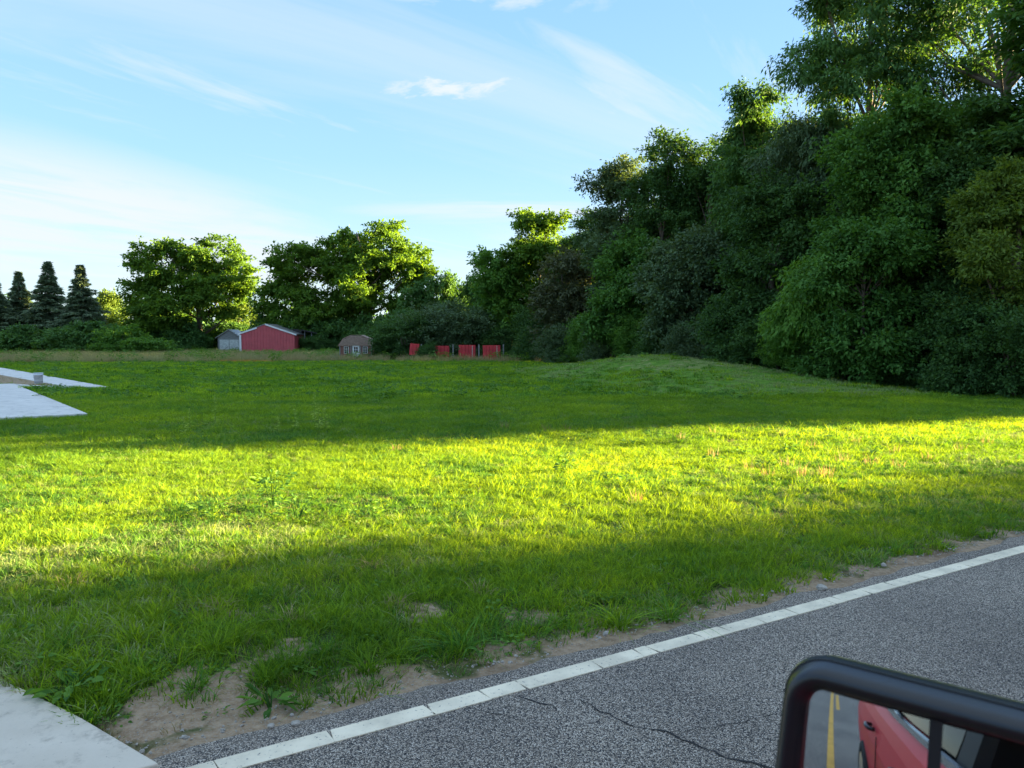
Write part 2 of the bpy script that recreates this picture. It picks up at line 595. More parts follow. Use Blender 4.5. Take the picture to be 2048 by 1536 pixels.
def concrete_mat(name, a, b_, streak=None):
    m, nt, out = new_mat(name)
    L = nt.links.new
    geo = node(nt, 'ShaderNodeNewGeometry')
    n1 = noise(nt, geo.outputs['Position'], 1.3, 7, 0.65)
    n2 = noise(nt, geo.outputs['Position'], 45, 5, 0.7)
    col = ramp(nt, n1, [(0.3, a), (0.7, b_)])
    col = mixc(nt, mrange(nt, n2, 0.62, 0.70), col, tuple(c * 0.45 for c in a))
    col = mixc(nt, mrange(nt, noise(nt, geo.outputs['Position'], 4, 8, 0.75), 0.50, 0.70), col, tuple(c * 0.62 for c in a))
    b = node(nt, 'ShaderNodeBsdfPrincipled', ins={'Roughness': 0.85})
    L(col, b.inputs['Base Color'])
    bp = node(nt, 'ShaderNodeBump', ins={'Strength': 0.4, 'Distance': 0.004})
    L(n2, bp.inputs['Height'])
    L(bp.outputs[0], b.inputs['Normal'])
    L(b.outputs[0], out.inputs[0])
    return m


M['ground'] = ground_mat()
M['asphalt'] = asphalt_mat()
M['white_paint'] = paint_mat('white_paint', (0.84, 0.73, 0.53))
M['yellow_paint'] = paint_mat('yellow_paint', (0.75, 0.40, 0.04), 0.7)
M['concrete'] = concrete_mat('concrete', (0.52, 0.45, 0.35), (0.68, 0.60, 0.48))
M['concrete_new'] = concrete_mat('concrete_new', (0.56, 0.53, 0.48), (0.70, 0.66, 0.60))
M['crack'] = simple('crack', (0.02, 0.02, 0.02), 0.95)
M['straw_soil'] = simple('straw_soil', (0.36, 0.25, 0.13), 0.95, 0.3, 9, dark=(0.17, 0.12, 0.07))
M['pebble'] = simple('pebble', (0.42, 0.38, 0.32), 0.85, 0.25, 30)
M['barn_red'] = simple('barn_red', (0.52, 0.085, 0.10), 0.55, 0.10, 1.5)
M['panel_red'] = simple('panel_red', (0.62, 0.035, 0.045), 0.6, 0.2, 2.0)
M['barn_white'] = simple('barn_white', (0.72, 0.72, 0.72), 0.6, 0.06, 3)
M['old_white'] = simple('old_white', (0.66, 0.68, 0.62), 0.8, 0.2, 6)
M['grey_board'] = simple('grey_board', (0.30, 0.30, 0.28), 0.9, 0.25, 5, stretch=(0.6, 1, 6))
M['dark_roof'] = simple('dark_roof', (0.045, 0.042, 0.040), 0.9, 0.2, 6)
M['shingle'] = simple('shingle', (0.36, 0.25, 0.19), 0.95, 0.3, 7, stretch=(1.5, 1, 4))
M['red_board'] = simple('red_board', (0.30, 0.13, 0.095), 0.9, 0.3, 5, stretch=(5, 1, 0.6))
M['glass_dark'] = simple('glass_dark', (0.02, 0.03, 0.035), 0.08)
M['steel'] = simple('steel', (0.30, 0.30, 0.30), 0.45, 0.1, 5, metal=0.6)
M['bucket'] = simple('bucket', (0.66, 0.70, 0.76), 0.5, 0.06, 5)
M['bucket_dark'] = simple('bucket_dark', (0.25, 0.25, 0.26), 0.6)
M['mirror_black'] = simple('mirror_black', (0.011, 0.013, 0.016), 0.34, 0.05, 20, bump=0.05, bscale=400)
M['black_plastic'] = simple('black_plastic', (0.006, 0.006, 0.007), 0.6, 0.05)
M['truck_red'] = simple('truck_red', (0.62, 0.004, 0.020), 0.5, 0.02, 2, coat=0.08)
M['chrome'] = simple('chrome', (0.75, 0.75, 0.74), 0.18, 0.02, metal=1.0)
M['tyre'] = simple('tyre', (0.018, 0.018, 0.018), 0.85)
M['cab_inside'] = simple('cab_inside', (0.03, 0.028, 0.026), 0.85)
m_, nt_, out_ = new_mat('mirror_glass')
g_ = node(nt_, 'ShaderNodeBsdfGlossy', ins={'Color': (0.72, 0.76, 0.78, 1), 'Roughness': 0.015})
nt_.links.new(g_.outputs[0], out_.inputs[0])
M['mirror_glass'] = m_
m_, nt_, out_ = new_mat('window_glass')
g_ = node(nt_, 'ShaderNodeBsdfPrincipled', ins={'Base Color': (0.01, 0.012, 0.014, 1), 'Roughness': 0.03, 'Alpha': 0.75})
nt_.links.new(g_.outputs[0], out_.inputs[0])
M['window_glass'] = m_

# ------------------------------------------------------------------ ground, road, concrete
SLAB = [(-9.17, 16.57), (-17.86, 27.62), (-34.0, 27.62), (-34.0, -2.0), (-22.0, 7.0)]
WALK = [(-13.56, 25.92), (-29.69, 44.63), (-46.0, 63.6), (-46.0, 60.9), (-30.2, 42.6), (-15.4, 26.45)]
WALK_LINK = [(-13.9, 25.94), (-15.3, 26.5), (-17.2, 26.9), (-18.2, 28.1), (-18.35, 27.64), (-17.87, 27.62), (-17.4, 26.6)]
STRAW = [(-15.6, 26.75), (-17.4, 27.35), (-18.5, 28.3), (-34, 28.3), (-34, 46.6), (-30.4, 42.7)]
# points of bare soil: x, y, radius
BARE = [(-1.42, 3.38, 0.34), (-0.95, 3.4, 0.28), (-1.15, 4.0, 0.16), (0.15, 4.6, 0.16), (-0.55, 4.6, 0.18), (-1.6, 4.5, 0.14),
        (-2.7, 4.6, 0.15), (0.95, 4.3, 0.15), (2.1, 4.95, 0.28), (2.7, 5.35, 0.25), (-4.2, 7.4, 0.15), (0.3, 6.4, 0.18),
        (-0.55, 3.7, 0.25), (0.45, 4.0, 0.22), (-5.2, 9.8, 0.15), (3.9, 6.1, 0.2)]


def bare(x, y):
    r = np.zeros(np.shape(x))
    w = 0.55 * (vnoise(x, y, 4.0, 4) - 0.5) + 0.55 * (vnoise(x, y, 11.0, 14) - 0.5)
    for bx, by, br in BARE:
        d = np.sqrt((x - bx) ** 2 + ((y - by) * 1.2) ** 2) / br + w * 2
        r = np.maximum(r, (1 if br > 0.2 else 0.75) * (1 - sstep(0.5, 1.5, d)))
    top = (mound(x, y) > 0.5) & (vnoise(x, y, 0.55, 31) > 0.55)
    r = np.maximum(r, 0.55 * top)
    return r


def build_ground():
    def axis(lo, hi, c, n, k):
        s = np.linspace(-1, 1, n)
        a = np.sinh(s * k) / np.sinh(k)
        return np.where(a < 0, c + a * (c - lo), c + a * (hi - c))
    xs = axis(-900, 900, 0.0, 330, 8.2)
    ys = axis(-500, 1500, 5.0, 330, 8.2)
    X, Y = np.meshgrid(xs, ys)
    Z = height(X, Y)
    v = np.stack([X.ravel(), Y.ravel(), Z.ravel()], 1)
    ny, nx = X.shape
    i = np.arange((ny - 1) * (nx - 1))
    r, c = i // (nx - 1), i % (nx - 1)
    a = r * nx + c
    f = np.stack([a, a + 1, a + nx + 1, a + nx], 1)
    me = mesh_from('lawn', v, f, M['ground'], smooth=True)
    at = me.attributes.new('bare', 'FLOAT', 'POINT')
    at.data.foreach_set('value', bare(X, Y).ravel().astype(np.float32))
    tag(link('ground', me), kind='structure')


build_ground()


def rp(f, t):
    return (f * FWD[0] + t * NRM[0], f * FWD[1] + t * NRM[1])


def build_road():
    fs = np.concatenate([np.arange(-160, -8, 4.0), np.arange(-8, 14, 0.06), np.arange(14, 300, 4.0)])
    edge = 3.27 + 0.10 * (fbm(fs, fs * 0, 2.2, 3) - 0.5) * 2 + 0.03 * (vnoise(fs, fs * 0, 14, 6) - 0.5)
    v, f = [], []
    for i, (s, e) in enumerate(zip(fs, edge)):
        for t, z in ((-3.75, -0.05), (-3.7, 0.0), (e - 0.03, 0.0), (e + 0.03, -0.05)):
            v.append((*rp(s, t), z))
    for i in range(len(fs) - 1):
        for k in range(3):
            a = i * 4 + k
            f.append((a, a + 4, a + 5, a + 1))
    f = [tuple(reversed(q)) for q in f]
    road = link('road', mesh_from('road', v, f, M['asphalt']))
    tag(road, kind='structure')
    rnd = random.Random(4)

    def strip(name, f0, f1, t0, t1, mat, z=0.004):
        sk0, sk1 = rnd.uniform(-0.012, 0.012), rnd.uniform(-0.012, 0.012)
        p = [rp(f0 + sk0, t0), rp(f1 + sk1, t0), rp(f1 - sk1, t1), rp(f0 - sk0, t1)]
        mb = MB().prism(p, -0.004, z)
        return mb.build(name, mat, road)
    s = -12.0
    while s < 60:
        ln = rnd.choice([0.09, 0.2, 0.28, 0.35, 0.45]) if s < 14 else rnd.uniform(1.5, 4)
        gap = rnd.choice([0.005, 0.005, 0.006, 0.007, 0.010]) if s < 14 else 0.004
        strip('line_segment', s + gap, s + ln, 3.005 + rnd.uniform(-.003, .003), 3.112 + rnd.uniform(-.003, .003), M['white_paint'])
        s += ln
    strip('yellow_line', -120, 200, 0.20, 0.30, M['yellow_paint'])
    s = -60
    while s < 60:
        strip('yellow_dash', s, s + 3.0, 0.02, 0.12, M['yellow_paint'])
        s += 12.0
    strip('line_segment', 60, 290, 3.005, 3.112, M['white_paint'])
    strip('line_segment', -150, -12, 3.005, 3.112, M['white_paint'])

    def crack(pts, w):
        rc = random.Random(len(pts) * 7 + int(w * 1000))
        P = []
        for (a, b) in zip(pts[:-1], pts[1:]):
            n = max(3, int(math.dist(a, b) / 0.035))
            for k in range(n):
                q = k / n
                P.append((a[0] + (b[0] - a[0]) * q + rc.uniform(-.012, .012), a[1] + (b[1] - a[1]) * q + rc.uniform(-.012, .012)))
        P.append(pts[-1])
        vs, fs_ = [], []
        for i, p in enumerate(P):
            q = P[min(i + 1, len(P) - 1)]; o = P[max(i - 1, 0)]
            dx, dy = q[0] - o[0], q[1] - o[1]
            l = math.hypot(dx, dy) or 1
            ww = w * rc.uniform(0.3, 1.0) * (0.4 + 0.6 * math.sin(math.pi * (i + 0.5) / len(P)))
            vs += [(p[0] - dy / l * ww, p[1] + dx / l * ww, 0.003), (p[0] + dy / l * ww, p[1] - dx / l * ww, 0.003)]
        for i in range(len(P) - 1):
            fs_.append((2 * i, 2 * i + 1, 2 * i + 3, 2 * i + 2))
        link('crack', mesh_from('crack', vs, fs_, M['crack']), road)
    crack([(0.30, 3.45), (0.50, 3.22), (0.66, 3.15), (0.86, 2.95), (1.02, 2.88), (1.25, 2.55), (1.5, 2.2)], 0.007)
    crack([(0.66, 3.15), (0.9, 3.2), (1.15, 3.3), (1.35, 3.32)], 0.0025)
    crack([(0.02, 3.49), (0.12, 3.42), (0.2, 3.36)], 0.005)
    crack([(-0.25, 3.40), (-0.1, 3.32), (0.05, 3.25)], 0.003)
    crack([(3.0, 4.2), (3.4, 3.9), (4.1, 3.8), (4.6, 3.3)], 0.003)


build_road()

drv = MB().prism(DRIVE, -0.10, 0.022).build('driveway', M['concrete'], bevel=0.008)
tag(drv, kind='structure')
slab = MB().prism(SLAB, -0.10, 0.07).build('driveway', M['concrete_new'], bevel=0.01)
tag(slab, kind='structure')
walk = MB().prism(WALK, -0.10, 0.07).build('pavement', M['concrete_new'], bevel=0.01)
tag(walk, kind='structure')
lnk = MB().prism([(-15.2, 26.2), (-15.32, 26.42), (-16.8, 27.0), (-18.2, 28.0), (-18.6, 27.9), (-18.4, 27.65), (-17.9, 27.66), (-17.2, 26.9)], -0.1, 0.066).build('path', M['concrete_new'])
tag(lnk, kind='structure')
st = MB().prism(STRAW, -0.10, 0.055).build('bare_soil', M['straw_soil'])
tag(st, kind='structure')

# ------------------------------------------------------------------ scattering of grass clumps
def clump(name, seed, n, radius, hmin, hmax, wid, bend, mat, segs=3, upright=0.3):
    r = np.random.default_rng(seed)
    ang = r.uniform(0, 2 * np.pi, n)
    rad = radius * np.sqrt(r.uniform(0, 1, n))
    base = np.stack([np.cos(ang) * rad, np.sin(ang) * rad, np.full(n, -0.015)], 1)
    lean_a = ang + r.normal(0, 0.9, n)
    H = r.uniform(hmin, hmax, n)
    lean = (upright + (1 - upright) * rad / max(radius, 1e-6)) * bend * r.uniform(0.2, 1.3, n)
    d = np.stack([np.cos(lean_a), np.sin(lean_a), np.zeros(n)], 1)
    fa = r.uniform(0, 2 * np.pi, n)
    side = np.stack([np.cos(fa), np.sin(fa), np.zeros(n)], 1)
    W = wid * r.uniform(0.6, 1.3, n)
    V, F, T = [], [], []
    tv = r.uniform(0, 1, n)
    nv = 2 * segs + 1
    for k in range(segs + 1):
        q = k / segs
        p = base + d * (lean * q ** 2 * H)[:, None] + np.array([0, 0, 1.0]) * (H * (q - 0.35 * lean * q * q))[:, None]
        w = W * (1 - q) ** 0.6 * 0.5 if k < segs else 0 * W
        if k < segs:
            V += [p - side * w[:, None], p + side * w[:, None]]
        else:
            V += [p]
    verts = np.stack(V, 1).reshape(-1, 3)
    fl = []
    for i in range(n):
        b = i * nv
        for k in range(segs - 1):
            fl.append((b + 2 * k, b + 2 * k + 1, b + 2 * k + 3, b + 2 * k + 2)); T.append(min(1, tv[i] * 0.8 + 0.2 * k / segs))
        fl.append((b + 2 * segs - 2, b + 2 * segs - 1, b + 2 * segs)); T.append(min(1, tv[i] * 0.8 + 0.2))
    return link(name, mesh_from(name, verts, fl, mat, tint=T), link_it=False)


def leafy(name, seed, n, radius, h, ll, lw, mat, stem=0.0):
    """low broad-leaved clump: n ovate leaves"""
    r = np.random.default_rng(seed)
    V, F, T = [], [], []
    for i in range(n):
        a = r.uniform(0, 2 * math.pi)
        rr = radius * math.sqrt(r.uniform(0, 1))
        z = r.uniform(0.15, 1.0) * h
        p = Vector((math.cos(a) * rr, math.sin(a) * rr, z))
        ax = Vector((math.cos(a), math.sin(a), r.uniform(-0.3, 0.7))).normalized()
        up = Vector((r.normal(0, .35), r.normal(0, .35), 1)).normalized()
        sd = ax.cross(up).normalized()
        L_, W_ = ll * r.uniform(.6, 1.2), lw * r.uniform(.7, 1.2)
        pts = [(0, 0, 0), (.3, .5, .02), (.7, .38, .0), (1, 0, -.15), (.7, -.38, .0), (.3, -.5, .02)]
        b = len(V)
        for (u, w, q) in pts:
            V.append(p + ax * (u * L_) + sd * (w * W_) + Vector((0, 0, 1)) * (q * L_))
        V.append(p + ax * (.5 * L_) - Vector((0, 0, 1)) * (.05 * L_))
        tt = r.uniform(0, 1)
        for k in range(6):
            F.append((b + k, b + (k + 1) % 6, b + 6)); T.append(tt)
    return link(name, mesh_from(name, np.array([tuple(v) for v in V]), F, mat, tint=T), link_it=False)


def scatter(name, pts, scl, idx, sources, kind='stuff', seed=0, tilt=0.12, label=None):
    r = np.random.default_rng(seed)
    n = len(pts)
    me = bpy.data.meshes.new(name)
    me.vertices.add(n)
    me.vertices.foreach_set('co', np.asarray(pts, dtype=np.float32).ravel())
    rot = np.stack([r.normal(0, tilt, n), r.normal(0, tilt, n), r.uniform(0, 2 * np.pi, n)], 1).astype(np.float32)
    a = me.attributes.new('rot', 'FLOAT_VECTOR', 'POINT'); a.data.foreach_set('vector', rot.ravel())
    scl = np.asarray(scl, dtype=np.float32)
    if scl.ndim == 1:
        scl = np.stack([scl] * 3, 1)
    a = me.attributes.new('scl', 'FLOAT_VECTOR', 'POINT'); a.data.foreach_set('vector', scl.ravel())
    a = me.attributes.new('idx', 'INT', 'POINT'); a.data.foreach_set('value', np.asarray(idx, dtype=np.int32))
    o = link(name, me)
    ng = bpy.data.node_groups.new(name, 'GeometryNodeTree')
    ng.interface.new_socket(name='Geometry', in_out='INPUT', socket_type='NodeSocketGeometry')
    ng.interface.new_socket(name='Geometry', in_out='OUTPUT', socket_type='NodeSocketGeometry')
    gi = ng.nodes.new('NodeGroupInput'); go = ng.nodes.new('NodeGroupOutput')
    iop = ng.nodes.new('GeometryNodeInstanceOnPoints')
    iop.inputs['Pick Instance'].default_value = True
    ng.links.new(gi.outputs[0], iop.inputs['Points'])
    jn = ng.nodes.new('GeometryNodeJoinGeometry')
    for s in reversed(sources):
        oi = ng.nodes.new('GeometryNodeObjectInfo')
        oi.inputs['Object'].default_value = s
        gti = ng.nodes.new('GeometryNodeGeometryToInstance')
        ng.links.new(oi.outputs['Geometry'], gti.inputs[0])
        ng.links.new(gti.outputs[0], jn.inputs[0])
    ng.links.new(jn.outputs[0], iop.inputs['Instance'])
    for nm, ty, sk in (('rot', 'FLOAT_VECTOR', 'Rotation'), ('scl', 'FLOAT_VECTOR', 'Scale'), ('idx', 'INT', 'Instance Index')):
        na = ng.nodes.new('GeometryNodeInputNamedAttribute')
        na.data_type = ty
        na.inputs['Name'].default_value = nm
        out_s = [s for s in na.outputs if s.enabled][0]
        if nm == 'rot':
            e2r = ng.nodes.new('FunctionNodeEulerToRotation')
            ng.links.new(out_s, e2r.inputs[0])
            out_s = e2r.outputs[0]
        ng.links.new(out_s, iop.inputs[sk])
    ng.links.new(iop.outputs[0], go.inputs[0])
    md = o.modifiers.new('scatter', 'NODES')
    md.node_group = ng
    tag(o, label=label, kind=kind)
    return o


def field_points(dens, y0, y1, margin=1.12, seed=0, xlim=None):
    """random points of the lawn in the wedge in front of the viewer, between two distances"""
    r = np.random.default_rng(seed)
    half = 0.70 * margin
    area_max = (y1 - y0) * 2 * (half * y1 + 1.0)
    n = int(area_max * dens)
    x = r.uniform(-1, 1, n) * (half * y1 + 1.0)
    y = r.uniform(y0, y1, n)
    k = np.abs(x) < half * y + 1.0
    return x[k], y[k], r


def lawn_ok(x, y, lo=3.40):
    t = road_t(x, y)
    e = lo + 0.20 * (fbm(x, y, 1.4, 12) - 0.5) * 2
    ok = t > e
    for P in (DRIVE, SLAB, WALK, STRAW):
        ok &= ~inpoly(x, y, P)
    ok &= ~((x > -18.6) & (x < -15) & (y > 26.3) & (y < 28.2))
    return ok


turf = [clump('turf', s, 34, 0.085, 0.04, 0.12, 0.0085, 0.9, M['grass']) for s in (1, 2, 3)]
turf_d = [clump('turf_dark', s, 34, 0.085, 0.04, 0.11, 0.0085, 1.0, M['grass_dark']) for s in (4, 5)]
tuft = [clump('tuft', s, 26, 0.05, 0.09, 0.20, 0.0075, 1.3, M['grass'], 4) for s in (6, 7)]
tuft_d = [clump('tuft_dark', 8, 30, 0.06, 0.08, 0.17, 0.008, 1.5, M['grass_dark'], 4)]
dryc = [clump('dry_clump', s, 20, 0.06, 0.03, 0.10, 0.004, 1.6, M['grass_dry']) for s in (9, 10)]
clov = [leafy('clover', 11, 30, 0.08, 0.05, 0.026, 0.018, M['weed']), leafy('low_weed', 12, 16, 0.06, 0.07, 0.05, 0.022, M['weed'])]
pale = [clump('pale_turf', 15, 34, 0.085, 0.04, 0.12, 0.008, 1.1, M['grass_grey'])]
SRC = turf + turf_d + tuft + tuft_d + dryc + clov + pale      # 0-2 turf,3-4 dark,5-6 tuft,7 tuft dark,8-9 dry,10-11 weeds


def pick(x, y, r, far=False):
    a = fbm(x, y, 0.9, 21)
    b = fbm(x, y, 0.45, 25)
    u = r.uniform(0, 1, len(x))
    idx = r.integers(0, 3, len(x))
    dk = u < np.clip((a - 0.42) * 2.6, 0.08, 0.85)
    idx = np.where(dk, 3 + r.integers(0, 2, len(x)), idx)
    u2 = r.uniform(0, 1, len(x))
    idx = np.where(u2 < 0.05 + 0.14 * (b > 0.58), 5 + r.integers(0, 2, len(x)), idx)
    idx = np.where((u2 > 0.93) & (a > 0.45), 7, idx)
    u3 = r.uniform(0, 1, len(x))
    left = sstep(-1.0, -6.0, x) * (y < 16)
    idx = np.where(u3 < 0.03 + 0.10 * (b < 0.42) + 0.10 * left + 0.14 * (y < 8) * (a > 0.42), 8 + r.integers(0, 2, len(x)), idx)
    idx = np.where(u3 > 0.97 - 0.08 * (a > 0.52), 10 + r.integers(0, 2, len(x)), idx)
    return idx


def grass_band(name, dens, y0, y1, s0, s1, seed, src=SRC, hscale=1.0):
    x, y, r = field_points(dens, y0, y1, seed=seed)
    ok = lawn_ok(x, y)
    ok &= (r.uniform(0, 1, len(x)) > bare(x, y) * 0.97)
    thin = np.clip((road_t(x, y) - 3.4) * 2.5, 0.35, 1)
    ok &= r.uniform(0, 1, len(x)) < thin
    x, y = x[ok], y[ok]
    s = r.uniform(s0, s1, len(x)) * (0.75 + 0.6 * fbm(x, y, 0.35, 33))
    idx = pick(x, y, r)
    gp = (fbm(x, y, 0.8, 71) - 0.42) * 1.3 * (road_t(x, y) < 7)
    idx = np.where(r.uniform(0, 1, len(x)) < np.clip(gp, 0.03, 0.4), 12, idx)
    z = height(x, y)
    scatter(name, np.stack([x, y, z], 1), np.stack([s, s, s * hscale], 1), idx, src, seed=seed)
    return len(x)


grass_band('grass', 400, 2.6, 6.5, 0.6, 1.0, 1, hscale=0.9)
grass_band('grass', 300, 6.5, 12.0, 0.65, 0.98, 2, hscale=0.8)
grass_band('grass', 150, 12.0, 22.0, 0.85, 1.3, 3, hscale=0.7)
mid = [clump('mid_turf', s, 46, 0.26, 0.07, 0.17, 0.022, 0.9, M['grass'], 2) for s in (51, 52, 53)] + \
      [clump('mid_turf_dark', s, 46, 0.26, 0.07, 0.15, 0.022, 1.0, M['grass_dark'], 2) for s in (54, 55)] + \
      [clump('mid_tuft', s, 40, 0.2, 0.12, 0.24, 0.020, 0.9, M['grass'], 2) for s in (56, 57)] + \
      [clump('mid_tuft_dark', 58, 40, 0.22, 0.12, 0.24, 0.022, 1.0, M['grass_dark'], 2)] + \
      [clump('mid_dry', s, 30, 0.22, 0.06, 0.16, 0.014, 1.2, M['grass_grey'], 2) for s in (59, 60)] + \
      [leafy('mid_weed', s, 30, 0.2, 0.16, 0.12, 0.07, M['weed']) for s in (61, 62)]


def mid_band(name, dens, y0, y1, s0, s1, seed):
    x, y, r = field_points(dens, y0, y1, margin=1.08, seed=seed)
    ok = lawn_ok(x, y) & (x < 24 + y * 0.35)
    x, y = x[ok], y[ok]
    s = r.uniform(s0, s1, len(x))
    idx = pick(x, y, r)
    mo = mound(x, y)
    u = r.uniform(0, 1, len(x))
    idx = np.where((mo > 0.05) & (u < 0.32 + 0.5 * (fbm(x, y, 0.6, 61) > 0.42)), 8 + r.integers(0, 2, len(x)), idx)
    idx = np.where((mo <= 0.05) & (idx >= 8) & (idx <= 9) & (u < 0.6), 0, idx)
    k = r.uniform(0, 1, len(x)) > bare(x, y) * 0.8
    x, y, s, idx = x[k], y[k], s[k], idx[k]
    scatter(name, np.stack([x, y, height(x, y)], 1), np.stack([s, s, s * 0.8], 1), idx, mid, seed=seed)


mid_band('grass', 13, 21.0, 36.0, 0.8, 1.1, 4)
mid_band('grass', 6.5, 36.0, 60.0, 0.95, 1.3, 5)

tall = [clump('tall_grass', s, 60, 0.45, 0.35, 0.85, 0.022, 0.5, M['grass_tall'], 2) for s in (71, 72)] + \
       [clump('tall_dry', 73, 50, 0.4, 0.3, 0.75, 0.020, 0.5, M['grass_dry'], 2)] + \
       [leafy('tall_weed', 74, 60, 0.45, 0.75, 0.22, 0.10, M['weed'])]
x, y, r = field_points(1.9, 55.0, 108.0, margin=1.0, seed=6)
front = 57 + 3.5 * (fbm(x, y * 0, 0.08, 3) - 0.5) * 2 + np.where(x < -20, -3, 0)
ok = (y > front) & lawn_ok(x, y) & (x < 6)
x, y = x[ok], y[ok]
u = r.uniform(0, 1, len(x))
nn = fbm(x, y, 0.12, 44)
idx = np.where(u < 0.50 + 0.6 * (nn - 0.4), 2, r.integers(0, 2, len(x)))
idx = np.where(u > 0.90, 3, idx)
s = r.uniform(0.55, 1.0, len(x))
scatter('tall_grass', np.stack([x, y, height(x, y)], 1), s, idx, tall, seed=6)
orange = [clump('sunlit_clump', 75, 50, 0.4, 0.10, 0.32, 0.03, 0.6, M['grass_sunlit'], 2)]
r = np.random.default_rng(3)
x = r.uniform(-21.5, -18.0, 60); y = 57.0 + 1.0 * r.uniform(0, 1, 60)
x = np.concatenate([x, r.uniform(-23.0, -17.0, 14)]); y = np.concatenate([y, 57.2 + r.uniform(0, 1, 14)])
scatter('sunlit_dry_grass', np.stack([x, y, height(x, y)], 1), r.uniform(0.5, 0.9, len(x)), np.zeros(len(x), int), orange, seed=8)

# pebbles along the broken edge of the road
def peb(name, seed):
    r = np.random.default_rng(seed)
    bm = bmesh.new()
    bmesh.ops.create_icosphere(bm, subdivisions=1, radius=0.01)
    for v in bm.verts:
        v.co *= r.uniform(0.75, 1.2)
        v.co.z *= 0.6
    me = bpy.data.meshes.new(name)
    bm.to_mesh(me); bm.free()
    me.materials.append(M['pebble'])
    return link(name, me, link_it=False)


r = np.random.default_rng(9)
n = 2600
f_ = r.uniform(-2.5, 9, n); t_ = 3.28 + np.abs(r.normal(0, 0.26, n))
x = f_ * FWD[0] + t_ * NRM[0]; y = f_ * FWD[1] + t_ * NRM[1]
ok = ~inpoly(x, y, DRIVE)
x, y = x[ok], y[ok]
s = np.clip(r.lognormal(-0.9, 0.5, len(x)), 0.15, 2.2)
scatter('gravel', np.stack([x, y, np.maximum(height(x, y), np.where(road_t(x, y) < 3.38, 0, -1)) + 0.002], 1), s, r.integers(0, 2, len(x)), [peb('pebble_a', 1), peb('pebble_b', 2)], seed=9, tilt=0.4)
r = np.random.default_rng(29)
n = 900
f_ = r.uniform(-2.5, 9, n); t_ = 3.45 + np.abs(r.normal(0, 0.45, n))
x = f_ * FWD[0] + t_ * NRM[0]; y = f_ * FWD[1] + t_ * NRM[1]
ok = ~inpoly(x, y, DRIVE)
x, y = x[ok], y[ok]
scatter('grass', np.stack([x, y, height(x, y)], 1), r.uniform(0.25, 0.8, len(x)), r.choice([0, 3, 8, 8, 9, 9, 10], len(x)), SRC, seed=30, tilt=0.5)
r = np.random.default_rng(19)
n = 1500
x = r.uniform(-34, -15.4, n); y = r.uniform(26.8, 46, n)
ok = inpoly(x, y, STRAW)
x, y = x[ok], y[ok]
scatter('straw', np.stack([x, y, 0 * x + 0.06], 1), r.uniform(0.8, 1.6, len(x)), r.integers(0, 2, len(x)), dryc, seed=10, tilt=0.5)

ORD = ['first', 'second', 'third', 'fourth', 'fifth', 'sixth', 'seventh', 'eighth', 'ninth', 'tenth', 'eleventh', 'twelfth', 'thirteenth', 'fourteenth', 'fifteenth', 'sixteenth', 'seventeenth',
       'eighteenth', 'nineteenth', 'twentieth', 'twenty-first', 'twenty-second', 'twenty-third', 'twenty-fourth', 'twenty-fifth', 'twenty-sixth']


def nth(items, item):
    return ORD[sorted(items).index(item)]


# ------------------------------------------------------------------ trees
def unit(a):
    return a / np.maximum(np.linalg.norm(a, axis=-1, keepdims=True), 1e-9)


